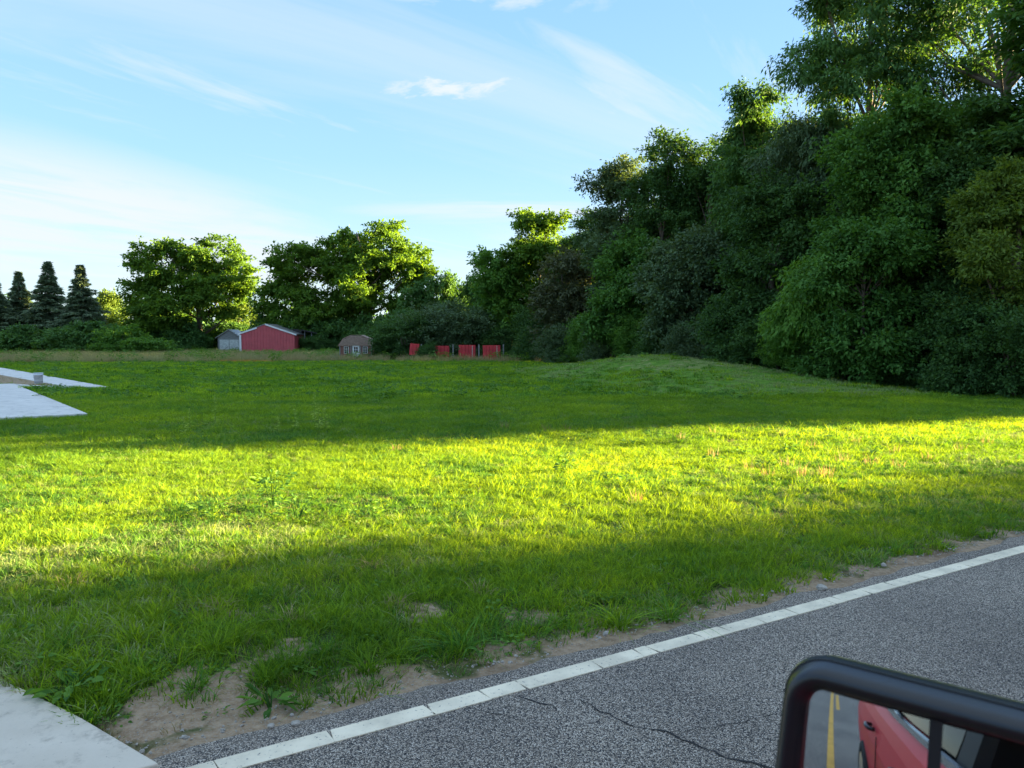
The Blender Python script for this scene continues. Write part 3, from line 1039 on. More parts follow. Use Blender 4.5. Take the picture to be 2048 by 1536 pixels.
def crown_mesh(name, seed, ells, nb, br, twigs, leaves, L, W, mat, droop=0.35, sd=0.30, flat=0.75, floor=0.0):
    r = np.random.default_rng(seed)
    E_ = np.array(ells, dtype=float)
    wgt = (E_[:, 3] * E_[:, 4] + E_[:, 3] * E_[:, 5] + E_[:, 4] * E_[:, 5])
    k = r.choice(len(E_), nb * 3, p=wgt / wgt.sum())
    d = unit(r.normal(0, 1, (nb * 3, 3)))
    q = r.uniform(0.62, 1.0, nb * 3) ** 0.8
    C_ = E_[k, :3] + d * E_[k, 3:] * q[:, None]
    inside = np.zeros(len(C_), bool)
    for j in range(len(E_)):
        dd = (((C_ - E_[j, :3]) / E_[j, 3:]) ** 2).sum(1)
        inside |= dd < 0.45
    C_ = C_[(~inside) & (C_[:, 2] > floor + 0.3)][:nb]
    nb = len(C_)
    B = br * r.uniform(0.65, 1.25, nb)
    btint = r.uniform(0, 1, nb)
    # twigs in each bough
    td = unit(r.normal(0, 1, (nb, twigs, 3)))
    tr_ = r.uniform(0, 1, (nb, twigs)) ** 0.42
    T_ = C_[:, None, :] + td * (tr_ * B[:, None])[:, :, None] * np.array([1, 1, flat])
    ttint = 0.55 * btint[:, None] + 0.45 * r.uniform(0, 1, (nb, twigs))
    outd = unit((T_ - C_[:, None, :]) * np.array([1, 1, 0.5]) + 0.4 * unit(C_)[:, None, :] * np.array([1, 1, 0.2]))
    # leaves on each twig
    n = nb * twigs * leaves
    along = r.uniform(-1.0, 1.0, (nb, twigs, leaves, 1))
    P = T_[:, :, None, :] + outd[:, :, None, :] * along * sd * 1.5 + r.normal(0, sd * 0.5, (nb, twigs, leaves, 3)) * np.array([1, 1, 0.7])
    P[..., 2] -= droop * sd * 1.2 * np.maximum(along[..., 0], 0) ** 2
    ax = unit(outd[:, :, None, :] * 0.7 + r.normal(0, 0.55, (nb, twigs, leaves, 3)) + np.array([0, 0, -droop]))
    nr = unit(np.array([0, 0, 1.0]) + outd[:, :, None, :] * 0.35 + r.normal(0, 0.55, (nb, twigs, leaves, 3)))
    P, ax, nr = P.reshape(-1, 3), ax.reshape(-1, 3), nr.reshape(-1, 3)
    keep = P[:, 2] > floor
    sdv = unit(np.cross(ax, nr))
    nr2 = np.cross(sdv, ax)
    ll = (L * r.uniform(0.6, 1.25, n))[:, None]
    ww = (W * r.uniform(0.6, 1.2, n))[:, None]
    v0 = P
    v1 = P + ax * ll * 0.45 + sdv * ww * 0.5 + nr2 * ww * 0.12
    v2 = P + ax * ll
    v3 = P + ax * ll * 0.45 - sdv * ww * 0.5 + nr2 * ww * 0.12
    V = np.stack([v0, v1, v2, v3], 1)[keep].reshape(-1, 3)
    m = len(V) // 4
    F = np.arange(m * 4).reshape(m, 4)
    tint = np.clip(np.repeat(ttint.reshape(-1), leaves)[keep] * 0.75 + r.uniform(0, 0.25, n)[keep], 0, 1)
    return mesh_from(name, V, F, mat, tint=tint), C_


def trunk_mesh(name, seed, H, R, rad, tips, mat, limbs=12, stems=1, base=0.0):
    rr = random.Random(seed)
    mb = MB()
    for s in range(stems):
        a0 = rr.uniform(0, 6.28)
        sp = 0.0 if stems == 1 else R * 0.30
        pts, rads = [], []
        n = 7
        for i in range(n):
            q = i / (n - 1)
            pts.append((math.cos(a0) * sp * q + rr.uniform(-.12, .12) * q * R * .3, math.sin(a0) * sp * q + rr.uniform(-.12, .12) * q * R * .3, base - 0.15 + q * H * 0.85))
            rads.append(rad * (1.25 if i == 0 else 1) * (1 - 0.85 * q) + 0.015)
        mb.tube(pts, rads, 9)
        idx = [j for j in range(len(tips)) if tips[j][2] > 0.33 * H] if limbs > 10 and H > 5 else list(range(len(tips)))
        rr.shuffle(idx)
        for j in idx[:limbs // stems]:
            t = Vector([float(c) for c in tips[j]])
            q = max(0.22 if H > 5 else 0.12, min(0.8, (t.z - 0.35 * math.hypot(t.x, t.y)) / (H * 0.85) - 0.08))
            i = min(n - 2, int(q * (n - 1)))
            p0 = Vector(pts[i])
            mid_ = p0.lerp(t, 0.5) + Vector((0, 0, -0.06 * (t - p0).length)) + Vector((rr.uniform(-.2, .2), rr.uniform(-.2, .2), 0))
            r0 = rads[i] * 0.55
            mb.tube([p0, p0.lerp(mid_, .55), mid_, mid_.lerp(t, .55), t], [r0, r0 * .75, r0 * .55, r0 * .35, 0.012], 6, cap=False)
    return mesh_from(name, mb.v, mb.f, mat, smooth=True)


def lobes(R, H, z0, seed, top=3, side=4):
    r = random.Random(seed)
    e = [(0, 0, z0 + (H - z0) * 0.5, R * 0.78, R * 0.78, (H - z0) * 0.42)]
    for i in range(top):
        a = i * 6.28 / top + r.uniform(-.6, .6)
        d = R * r.uniform(0.15, 0.6)
        q = R * r.uniform(0.30, 0.50)
        e.append((math.cos(a) * d, math.sin(a) * d, H - q * r.uniform(0.7, 1.5), q, q, q * 0.9))
    for i in range(side):
        a = i * 6.28 / side + r.uniform(-.5, .5)
        d = R * r.uniform(0.5, 0.72)
        q = R * r.uniform(0.35, 0.5)
        e.append((math.cos(a) * d, math.sin(a) * d, z0 + (H - z0) * r.uniform(0.12, 0.7), q, q, q * 1.1))
    return e


def px(bearing, dist):
    """a point on the ground from its bearing (tangent, right positive) and its distance"""
    return bearing * dist, dist


def place_tree(name, label, cat, x, y, crown_me, trunk_me, rz=0.0, sc=(1, 1, 1), group=None):
    z = float(height(x, y)) - 0.03
    t = empty(name, (x, y, z), rz, sc)
    tag(t, label, cat, group)
    if trunk_me is not None:
        link('trunk', trunk_me, t)
    link('crown', crown_me, t)
    return t


def make_tree(name, label, x, y, H, R, z0, seed, mat, sc=1.0, nb=46, br=1.15, twigs=24, leaves=42, L=0.17, W=0.085, droop=0.4, sd=0.28,
              ells=None, rad=0.22, bark='bark', limbs=14, stems=1, cat='tree', group=None, floor=0.1, flat=0.75, top=4, side=5):
    e = ells or lobes(R, H, z0, seed, top, side)
    cm, tips = crown_mesh('crown_foliage', seed, e, nb, br, twigs, leaves, L, W, mat, droop, sd, flat, floor)
    tm = trunk_mesh('trunk_wood', seed, H, R, rad, tips, M[bark], limbs, stems)
    place_tree(name, label, cat, x, y, cm, tm, group=group, sc=(sc, sc, sc))
    return cm, tm


# the two big walnuts by the red barn
make_tree('walnut_tree', 'big spreading tree with a sunlit top standing left of and behind the red barn', -42.1, 104, 14.6, 8, 2.5, 101, M['leaf_walnut'], sc=1.095,
          ells=[(-4.4, 0, 10.9, 3.2, 3.2, 2.7), (2.0, 0.5, 12.0, 2.8, 2.8, 2.5), (5.4, 0, 10.0, 2.0, 2.4, 2.4), (-6.6, 0.6, 6.8, 2.4, 2.6, 2.2), (2.2, -1.5, 7.0, 3.4, 3.4, 3.0),
                (-2.8, -1.5, 5.0, 3.2, 3.2, 2.6), (-1.0, 1.0, 8.8, 3.0, 3.0, 2.6), (-5.0, -1, 3.6, 2.6, 2.6, 1.8)],
          nb=135, br=1.55, twigs=18, leaves=26, L=0.42, W=0.26, sd=0.36, droop=0.3, rad=0.42, limbs=26, floor=1.3, flat=0.62)
make_tree('walnut_tree', 'biggest spreading tree, yellow green on its sunlit right side, behind the small gambrel shed', -19.3, 100, 15.6, 9, 2.5, 102, M['leaf_walnut'], sc=1.136,
          ells=[(-7.6, 0, 10.0, 2.6, 2.6, 2.3), (-2.8, 0.5, 11.2, 3.2, 3.2, 2.9), (2.6, 0, 12.0, 3.0, 3.0, 2.7), (5.0, 0.3, 10.2, 2.4, 2.4, 2.6), (5.0, 1.0, 6.2, 2.8, 2.8, 2.4),
                (-8.4, 0.6, 5.8, 3.2, 3.2, 2.8), (0.0, -1.8, 7.2, 3.8, 3.8, 3.0), (-4.6, -1.0, 4.8, 3.2, 3.2, 2.4), (-7.0, -1, 3.4, 2.8, 2.8, 1.7), (2.2, -2, 9.5, 2.6, 2.6, 2.4)],
          nb=175, br=1.5, twigs=18, leaves=26, L=0.40, W=0.25, sd=0.35, droop=0.3, rad=0.48, limbs=30, stems=2, floor=1.3, flat=0.62)

# conifers on the left
def conifer_meshes(seed, H, R, mat):
    r = np.random.default_rng(seed)
    V, T = [], []
    mb = MB()
    mb.tube([(0, 0, -0.2), (0.03, 0, H * .5), (0, 0, H * 0.99)], [0.24, 0.13, 0.015], 8)
    z = 0.6
    while z < H - 0.12:
        q = z / H
        rl = R * (1 - q) ** 1.12 * r.uniform(0.62, 1.2) + 0.12
        nbr = max(5, int(11 * (1 - q) + 4))
        a0 = r.uniform(0, 6.28)
        for k in range(nbr):
            a = a0 + k * 2 * math.pi / nbr + r.normal(0, .18)
            ln = rl * r.uniform(0.72, 1.12)
            dip = r.uniform(0.0, 0.30) * ln
            zb = z + r.normal(0, .22)
            d = np.array([math.cos(a), math.sin(a), 0]); s = np.array([-math.sin(a), math.cos(a), 0])
            mb.tube([(0, 0, zb), tuple(d * ln * .5 + np.array([0, 0, zb - dip * .7])), tuple(d * ln + np.array([0, 0, zb - dip * 0.75]))], [0.035, .02, .006], 4, cap=False)
            n = int(40 + 150 * ln / R)
            u = r.uniform(0.12, 1.05, n) ** 0.8
            lat = r.uniform(-1, 1, n) * 0.30 * ln * (1.12 - u) + r.normal(0, .03, n)
            P = d[None] * (u * ln)[:, None] + s[None] * lat[:, None] + np.array([0, 0, 1.0]) * (zb - dip * np.minimum(u, 1) ** 0.7 * .9 - r.uniform(0, 0.22, n))[:, None]
            ax = unit(d[None] * 0.8 + s[None] * (np.sign(lat) * 0.7)[:, None] + r.normal(0, .3, (n, 3)) + np.array([0, 0, -0.35]))
            nr = unit(np.array([0, 0, 1.0]) + r.normal(0, .5, (n, 3)))
            sv = unit(np.cross(ax, nr))
            L_ = (0.40 * r.uniform(.6, 1.2, n))[:, None]
            W_ = 0.07
            V.append(np.stack([P - sv * W_, P + sv * W_, P + ax * L_ + sv * W_ * .3, P + ax * L_ - sv * W_ * .3], 1))
            T.append(np.clip(r.uniform(0, .6, n) + 0.4 * u, 0, 1))
        z += 0.24 + 0.06 * (1 - q)
    V = np.concatenate(V).reshape(-1, 3)
    F = np.arange(len(V)).reshape(-1, 4)
    return mesh_from('spruce_foliage', V, F, mat, tint=np.concatenate(T)), mesh_from('spruce_wood', mb.v, mb.f, M['bark'], smooth=True)


SP1 = conifer_meshes(1, 12.0, 4.5, M['needle'])
SP2 = conifer_meshes(2, 11.0, 4.2, M['needle'])
for lab, b, d, h, w, me in (
        ('dark spruce cut off by the left edge of the picture', -0.668, 98, 0.88, 1.1, SP2),
        ('blue grey blunt topped spruce, second from the left edge', -0.637, 102, 0.98, 1.1, SP2),
        ('tall pointed spruce with a golden sunlit tip, in the middle of the spruce row', -0.599, 99, 0.98, 1.15, SP1),
        ('pointed spruce at the right end of the spruce row', -0.557, 97, 0.93, 1.1, SP1)):
    x, y = px(b, d)
    place_tree('spruce_tree', lab, 'spruce', x, y, me[0], me[1], rz=b * 40, sc=(w, w, h), group='spruces in a row at the left')

# shared shrub and background shapes
def shape(seed, H, R, mat, **k):
    e = lobes(R, H, k.pop('z0', 0.2), seed, k.pop('top', 3), k.pop('side', 5))
    kk = dict(nb=36, br=0.8, twigs=20, leaves=40, L=0.14, W=0.08, droop=0.3, sd=0.24, flat=0.7, floor=0.02)
    kk.update(k)
    cm, tips = crown_mesh('bush_foliage', seed, e, mat=mat, **kk)
    tm = trunk_mesh('bush_wood', seed, H, R, 0.05, tips, M['bark'], 10, 3)
    return cm, tm


BUSH_D = shape(201, 3.0, 1.8, M['leaf_shade'])
BUSH_G = shape(202, 3.0, 1.8, M['leaf_grey'])
BUSH_B = shape(203, 3.0, 1.8, M['leaf_bright'])
FARB = shape(204, 4.0, 3.4, M['leaf_wood'], br=1.1, L=0.42, W=0.25, sd=0.34, leaves=14, nb=40)
FARL = shape(205, 4.0, 3.4, M['leaf_bright'], br=1.1, L=0.42, W=0.25, sd=0.34, leaves=14, nb=40)
FART = shape(206, 9.0, 4.0, M['leaf_wood'], br=1.4, L=0.46, W=0.28, sd=0.4, leaves=16, nb=56, z0=1.0)
FARY = shape(207, 9.0, 4.0, M['leaf_yellow'], br=1.4, L=0.46, W=0.28, sd=0.4, leaves=14, nb=50, z0=1.0)


def put(shape_, name, label, cat, b, d, sx, sz, rz=0.0, group=None, sy=None):
    x, y = px(b, d)
    return place_tree(name, label, cat, x, y, shape_[0], shape_[1], rz, (sx, sy or sx, sz), group)


# low bushes below the spruces
for lab, sh, b, d, sx, sz in (
        ('dark bush under the left edge of the spruce row', FARB, -0.655, 91, 0.95, 0.62),
        ('dense dark bush in front of the blunt topped spruce', FARB, -0.622, 92, 1.05, 0.80),
        ('dark bush at the foot of the golden tipped spruce', FARB, -0.575, 88, 0.85, 0.66),
        ('rounded dark bush below the right end of the spruce row', FARB, -0.545, 89, 0.95, 0.9),
        ('mid green bush between the spruce row and the big spreading tree', FARL, -0.505, 87, 0.75, 0.85)):
    put(sh, 'bush', lab, 'bush', b, d, sx, sz, rz=b * 90)
put(FARL, 'bush', 'low pale green bush at the right end of the bush line', 'bush', -0.475, 85, 0.8, 0.5, 1.0)
# between and behind the walnuts
put(FARY, 'tree', 'yellowish far tree showing between the spruce row and the big spreading tree', 'tree', -0.520, 122, 0.75, 1.02, 0.4)
put(FARY, 'tree', 'pale far tree behind the gap between the two big spreading trees', 'tree', -0.355, 125, 0.8, 0.88, 2.0)
put(FART, 'tree', 'dark tree right of the biggest spreading tree, in front of the far treetops', 'tree', -0.120, 92, 0.75, 0.98, 3.0)
put(FART, 'tree', 'dark round far treetop in the dip of the skyline left of the woods', 'tree', -0.073, 112, 0.85, 1.22, 1.7)
put(FART, 'tree', 'dark far tree at the left foot of the woods skyline', 'tree', -0.030, 96, 0.7, 1.05, 0.9)
UNDER = ((-0.455, 104, 0.95, 1.1), (-0.425, 102, 0.9, 0.95), (-0.395, 109, 0.8, 0.9), (-0.412, 101, 0.6, 0.6), (-0.36, 108, 0.9, 1.0), (-0.31, 101, 0.9, 1.15),
                                    (-0.275, 98, 1.0, 1.1), (-0.235, 97, 1.0, 1.05), (-0.20, 95, 0.95, 1.0), (-0.165, 93, 0.95, 1.1), (-0.135, 88, 0.9, 1.2))
for i, (b, d, sx, sz) in enumerate(UNDER):
    put(FARB, 'bush', nth([u_[0] for u_ in UNDER], b) + ' from the left of the dark bushes under the big spreading trees', 'bush', b, d, sx, sz, rz=i * 1.3, group='undergrowth under the big spreading trees')

# distant wood that closes the horizon
r = np.random.default_rng(77)
ells = []
for i in range(90):
    x_ = -230 + i * 5.2 + r.uniform(-2, 2)
    ells.append((x_, 160 + 18 * math.sin(i * 0.7) + r.uniform(-8, 8), 4.0 + r.uniform(-1, 1.5), 4.5, 4.5, 5.2))
cm, _ = crown_mesh('distant_foliage', 78, ells, 620, 2.2, 8, 14, 1.0, 0.6, M['leaf_wood'], 0.2, 0.8, 0.8, 0.0)
tag(link('distant_woods', cm), label=None, kind='stuff')

# --- the woods on the right: front trees first -------------------------------
WOOD = [
    # name, label, bearing, dist, H, R, z0, mat, nb, extra
    ('tree', 'tree with yellow green sunlit top rising at the left end of the woods', 0.036, 69, 13.0, 2.5, 3.0, 'leaf_walnut', dict(nb=44, br=1.1, L=0.32, W=0.2, leaves=22)),
    ('tree', 'broad mid green tree below and left of the sunlit treetop, behind the red panels', -0.006, 70, 9.6, 3.2, 0.8, 'leaf_bright', dict(nb=52, br=1.2, L=0.32, W=0.2, leaves=22)),
    ('tree', 'brownish leafed tree at the left of the woods, right of the sunlit treetop', 0.066, 59, 8.0, 2.4, 0.5, 'leaf_brown', dict(nb=44, br=1.0, L=0.28, W=0.18, leaves=24)),
    ('tree', 'airy tree with ragged left side at the left shoulder of the tall woods', 0.140, 53, 13.4, 2.5, 1.0, 'leaf_grey', dict(nb=54, br=1.0, L=0.24, W=0.12, leaves=26, twigs=20)),
    ('tree', 'tall dark tree with flat ragged top, second on the left shoulder of the woods', 0.192, 49, 14.0, 2.9, 1.0, 'leaf_shade', dict(nb=62, br=1.05, L=0.24, W=0.12, leaves=28)),
    ('tree', 'tall narrow dark tree below the light tip in the middle of the woods', 0.255, 47, 13.7, 2.6, 1.0, 'leaf_shade', dict(nb=56, br=1.0, L=0.22, W=0.11, leaves=28)),
    ('tree', 'tree with drooping leaf sprays and a knobbly top, left of the tallest tree', 0.318, 39.5, 14.3, 2.3, 3.0, 'leaf_wood', dict(nb=54, br=0.95, L=0.24, W=0.09, droop=0.9)),
    ('tree', 'grey green tree bulging forward at the middle foot of the woods', 0.235, 40, 7.6, 2.6, 0.2, 'leaf_grey', dict(nb=60, br=0.9, L=0.2, W=0.12)),
    ('tree', 'tallest tree, drooping leaf sprays on its left side, its top cut by the upper edge', 0.455, 34, 19.5, 3.6, 4.0, 'leaf_wood',
        dict(nb=84, br=1.1, L=0.24, W=0.085, droop=0.95, leaves=34, rad=0.3,
             ells=[(0, 0, 11, 3.0, 3.0, 4.0), (-2.6, -.3, 12.6, 1.5, 1.5, 1.7), (-0.8, 0, 15.4, 2.2, 2.2, 2.2), (0.8, 0, 17.6, 1.8, 1.8, 1.8), (-1.8, 0, 9.5, 1.8, 1.8, 2.2), (2.6, 0, 12.5, 2.0, 2.0, 3.0), (2.8, 0.2, 16.0, 1.7, 1.7, 1.6)])),
    ('tree', 'grey green drooping tree in front of the tallest tree, left of the rounded one', 0.395, 34.5, 11.2, 2.6, 0.8, 'leaf_grey', dict(nb=58, br=1.0, L=0.25, W=0.08, droop=1.0)),
    ('tree', 'rounded dense mid green tree in front of the tallest tree', 0.500, 28.5, 10.2, 2.6, 0.8, 'leaf_mid', dict(nb=74, br=0.95, L=0.19, W=0.10, leaves=46)),
    ('tree', 'open crowned tree with sky showing through and a pale broken limb, at the right edge', 0.630, 31, 20.5, 4.6, 5.5, 'leaf_wood',
        dict(nb=60, br=1.15, L=0.2, W=0.10, rad=0.34, limbs=34, leaves=26, twigs=18)),
    ('tree', 'dark tree under the open crowned one, right of the rounded tree', 0.575, 27.5, 8.0, 2.3, 0.5, 'leaf_shade', dict(nb=54, br=0.95, L=0.19, W=0.10)),
    ('tree', 'yellow green tree leaning out at the right edge of the picture', 0.650, 23.6, 6.7, 1.9, 1.2, 'leaf_yellow', dict(nb=50, br=0.8, L=0.17, W=0.075, sd=0.24)),
    ('tree', 'small light green tree with drooping fingers of leaves at the foot of the woods', 0.395, 28.0, 4.0, 1.5, 0.5, 'leaf_bright', dict(nb=40, br=0.62, L=0.22, W=0.075, droop=1.1, sd=0.22, rad=0.07)),
    ('tree', 'dark tree in the hollow left of the small light green drooping tree', 0.335, 33.5, 8.2, 2.2, 0.4, 'leaf_shade', dict(nb=50, br=0.95, L=0.2, W=0.1)),
    ('tree', 'dark leafy tree between the grey green one and the brownish one', 0.155, 47.5, 7.6, 2.4, 0.3, 'leaf_mid', dict(nb=50, br=0.95, L=0.25, W=0.14, leaves=26)),
    ('tree', 'low mid green tree at the foot of the rounded dense tree', 0.455, 26.2, 5.4, 1.7, 0.1, 'leaf_mid', dict(rad=0.07, nb=46, br=0.75, L=0.18, W=0.09)),
]
MADE = {}
for i, (nm, lab, b, d, H, R, z0, mt, kw) in enumerate(WOOD):
    x, y = px(b, d)
    MADE[i] = make_tree(nm, lab, x, y, H, R, z0, 300 + i, M[mt], **kw)

# fill trees behind, and the rest of the woods along the road outside the picture (they shade the field)
fillers = [(0.10, 66), (0.16, 62), (0.22, 57), (0.19, 68), (0.27, 55), (0.31, 49), (0.36, 45), (0.41, 42), (0.34, 54), (0.47, 40), (0.53, 37), (0.43, 50),
           (0.52, 46), (0.13, 74), (0.09, 84), (0.24, 72)]
for i, (b, d) in enumerate(fillers):
    src = MADE[(4, 5, 10, 4)[i % 4]]
    x, y = px(b, d)
    sk = [1.0, 0.95, 1.15, 0.9][i % 4]
    cap = {0: 0.86, 1: 0.86, 15: 0.75, 16: 0.7, 2: 0.9, 3: 0.85, 4: 0.95, 5: 0.93, 6: 0.95}.get(i, 0.95)
    hz = 1.2 if i % 4 == 2 else 1.0
    place_tree('tree', 'dark tree standing deeper in the woods behind the front row', 'tree', x, y, src[0], src[1], rz=i * 2.1, sc=(1.25 * sk, 1.25 * sk, cap * hz), group='trees deep in the woods on the right')
for i, (x, y, q) in enumerate(((20.8, 22.9, 1.9), (24.5, 24.1, 2.0), (28.5, 25.5, 2.1), (33.0, 27.2, 2.1), (38.0, 29.8, 2.2))):
    place_tree('bush', 'large roadside bush beyond the right side of the picture', 'bush', x, y, BUSH_D[0], BUSH_D[1], rz=i * 1.9, sc=(q, q, q * 0.8), group='roadside bushes out of the picture')
for i, (x, y, sc) in enumerate(((46.0, 37.5, 1.0), (19.5, 25.5, 0.95), (23.0, 26.5, 1.1), (27.5, 28.5, 1.0), (32.5, 31.0, 1.15), (30.0, 37.0, 1.2), (38.0, 35.5, 1.0), (44.0, 39.5, 1.1), (36, 43, 1.1),
                                (50.0, 44, 1.1), (44, 49, 1.1), (27, 45, 1.2), (33, 53, 1.2), (18, 52, 1.1), (22, 62, 1.1), (12, 66, 1.1), (14, 78, 1.1), (8, 90, 1.1), (16, 96, 1.2), (2, 96, 1.0), (26, 84, 1.2), (22, 108, 1.2), (10, 108, 1.1), (34, 98, 1.2))):
    src = MADE[(4, 10, 8, 5)[i % 4]]
    zz = {0: 1.0, 1: 1.35, 2: 0.75, 3: 1.0}[i % 4]
    place_tree('tree', 'dark tree standing deeper in the woods behind the front row', 'tree', x, y, src[0], src[1], rz=i * 1.7, sc=(1.45 * sc, 1.45 * sc, zz), group='trees deep in the woods on the right')
# trees on the near side of the road, further up it: their shade lies over the verge and the road
NEAR = ((47.5, 17.3, 1.2, 9.6), (52.0, 14.5, 1.2, 12), (41.5, 14.3, 1.2, 8.8), (44.0, 10.0, 1.1, 13), (36.5, 11.3, 1.1, 8.2), (44.5, 14.9, 1.2, 9.0), (50.5, 17.0, 1.2, 9.8), (46.0, 6.0, 1.1, 14), (38.0, 6.0, 1.1, 12),
        (40.0, 0.5, 1.1, 14), (33.5, -1.0, 1.1, 12), (34.0, -6.0, 1.1, 13), (56, 18.0, 1.2, 12), (30, -10.0, 1.1, 12), (56, 5, 1.2, 14), (50, 0, 1.2, 15))
for i, (x, y, sc, hh) in enumerate(NEAR):
    k = (4, 10, 5, 4)[i % 4]
    src = MADE[k]
    place_tree('tree', 'roadside tree beyond the right side of the picture', 'tree', x, y, src[0], src[1], rz=i * 1.9, sc=(1.4 * sc, 1.4 * sc, hh / WOOD[k][4]), group='roadside trees out of the picture')

# shrubs along the foot of the woods
SHR = [(0.655, 21.8, 'D', .75, .75, 'dark shrub at the woods edge nearest the right side'), (0.615, 23.0, 'D', .8, .95, 'dark shrub left of the nearest one at the right side'), (0.575, 24.2, 'D', .8, .85, 'dark spreading shrub below the yellow green tree'),
       (0.535, 25.8, 'D', .7, .6, 'low dark shrub by the thin bare stems'), (0.49, 27.2, 'D', .75, .7, 'shadowed shrub behind the thin bare stems'), (0.43, 27.6, 'D', .8, .6, 'low shrub right of the small drooping tree'),
       (0.375, 28.0, 'B', .6, .45, 'low light green shrub left of the small drooping tree'), (0.345, 31.0, 'D', .8, .8, 'dark shrub behind the low end of the mound'), (0.31, 33.0, 'D', .9, .95, 'dark shrub behind the mound, left of the hollow'),
       (0.275, 36.5, 'G', .8, .7, 'grey green shrub behind the mound crest'), (0.235, 38.0, 'G', .8, .8, 'grey green shrub at the foot of the bulging grey green tree'), (0.195, 42.5, 'D', .9, .9, 'dark shrub left of the bulging grey green tree'),
       (0.165, 45.5, 'B', .8, .95, 'light green shrub peeping out left of the bulging grey green tree'), (0.13, 48.5, 'G', .9, 1.1, 'grey shrub behind the left flank of the mound'), (0.10, 53.0, 'B', .9, 1.0, 'light green shrub below the brownish tree'),
       (0.07, 55.0, 'G', 1.0, .9, 'grey shrub below the brownish tree, nearest the red panels'), (0.04, 60.0, 'D', 1.1, 1.15, 'dark shrub right of the red panels')]
for b, d, kd, sx, sz, lab in SHR:
    put({'D': BUSH_D, 'G': BUSH_G, 'B': BUSH_B}[kd], 'shrub', lab, 'shrub', b, d, sx, sz, rz=b * 77)
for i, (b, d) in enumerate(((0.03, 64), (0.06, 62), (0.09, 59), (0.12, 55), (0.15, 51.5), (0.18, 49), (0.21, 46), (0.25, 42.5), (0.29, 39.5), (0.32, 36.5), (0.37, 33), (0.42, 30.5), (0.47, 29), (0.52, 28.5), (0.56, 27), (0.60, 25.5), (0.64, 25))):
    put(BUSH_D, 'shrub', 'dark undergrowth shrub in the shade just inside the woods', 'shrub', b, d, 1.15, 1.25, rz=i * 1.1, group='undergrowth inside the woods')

# overgrown bush over the red panels
put(BUSH_G, 'bush', 'large grey green bush growing over the red panels', 'bush', -0.098, 67.2, 1.8, 1.55, 0.3)
put(BUSH_D, 'bush', 'dark green bush swallowing the leftmost red panel', 'bush', -0.140, 65.6, 1.25, 1.15, 1.9)
put(BUSH_G, 'bush', 'grey green bush rising behind the two right red panels', 'bush', -0.060, 67.4, 1.7, 1.45, 2.4)
put(BUSH_D, 'bush', 'dark bush right of the last red panel', 'bush', -0.008, 65.5, 1.3, 0.95, 4.0)
put(BUSH_D, 'bush', 'low bush between the two leftmost red panels', 'bush', -0.111, 62.2, 0.50, 0.44, 3.1)
put(BUSH_D, 'bush', 'dark bush behind the gap right of the gambrel shed', 'bush', -0.155, 75, 1.5, 1.2, 3.4)

# thin bare stems at the woods' edge
for i, (b, d, h, ln, lab) in enumerate(((0.487, 26.0, 3.4, -0.25, 'leaning thin grey sapling stem at the dark foot of the woods'), (0.492, 26.1, 3.2, -0.05, 'upright thin grey sapling stem beside the leaning one'), (0.547, 25.2, 2.8, 0.05, 'thin single stem right of the two grey sapling stems'),
                                        (0.588, 24.6, 2.6, 0.12, 'thin stem nearest the dark shrub at the right'))):
    x, y = px(b, d)
    mb = MB().tube([(0, 0, -0.1), (ln * .4, 0, h * .4), (ln, 0.1, h)], [0.05, 0.035, 0.015], 7)
    mb.tube([(ln * .4, 0, h * .4), (ln * .4 + .3, 0, h * .62), (ln * .4 + .45, 0, h * .8)], [0.02, 0.014, 0.008], 5)
    o = mb.build('sapling', M['bark_pale'], smooth=True)
    o.location = (x, y, float(height(x, y)))
    tag(o, lab, 'sapling')
# pale broken limb of the open crowned tree at the right edge
x, y = px(0.648, 29.3)
mb = MB().tube([(0.2, 0, 4.5), (0.12, 0, 7.0), (0.0, 0, 8.2), (-0.12, 0.1, 8.9), (-0.5, 0.2, 9.9)], [0.26, 0.22, 0.20, 0.13, 0.04], 9)
mb.tube([(0.0, 0, 8.1), (0.35, 0, 9.0), (0.8, 0, 10.4)], [0.17, 0.12, 0.06], 8)
mb.tube([(0.2, 0, -0.2), (0.25, 0, 2.5), (0.2, 0, 4.6)], [0.36, 0.30, 0.26], 9)
o = mb.build('dead_tree', M['bark_pale'], smooth=True)
o.location = (x, y, float(height(x, y)))
tag(o, 'pale broken forked trunk among the leaves near the right edge', 'dead tree')

# ------------------------------------------------------------------ buildings
def ribbed_wall(mb, xs_top, y, zb, step=0.34, depth=0.05):
    """a ribbed sheet wall in the plane y, its top following (x, z) points"""
    x0, x1 = xs_top[0][0], xs_top[-1][0]
    def top(x):
        for (a, za), (b, zb_) in zip(xs_top[:-1], xs_top[1:]):
            if a <= x <= b:
                return za + (zb_ - za) * (x - a) / (b - a)
        return xs_top[-1][1]
    x = x0
    prev = None
    cols = []
    while x < x1 - 1e-6:
        for dx, dp in ((0, 0), (step * .78, 0), (step * .84, -depth), (step * .94, -depth)):
            xx = min(x + dx, x1)
            cols.append((xx, y + dp))
        x += step
    cols.append((x1, y))
    vs, fs = [], []
    for (a, b) in cols:
        vs += [(a, b, zb), (a, b, top(a))]
    for i in range(len(cols) - 1):
        fs.append((2 * i, 2 * i + 2, 2 * i + 3, 2 * i + 1))
    mb.add(vs, fs)


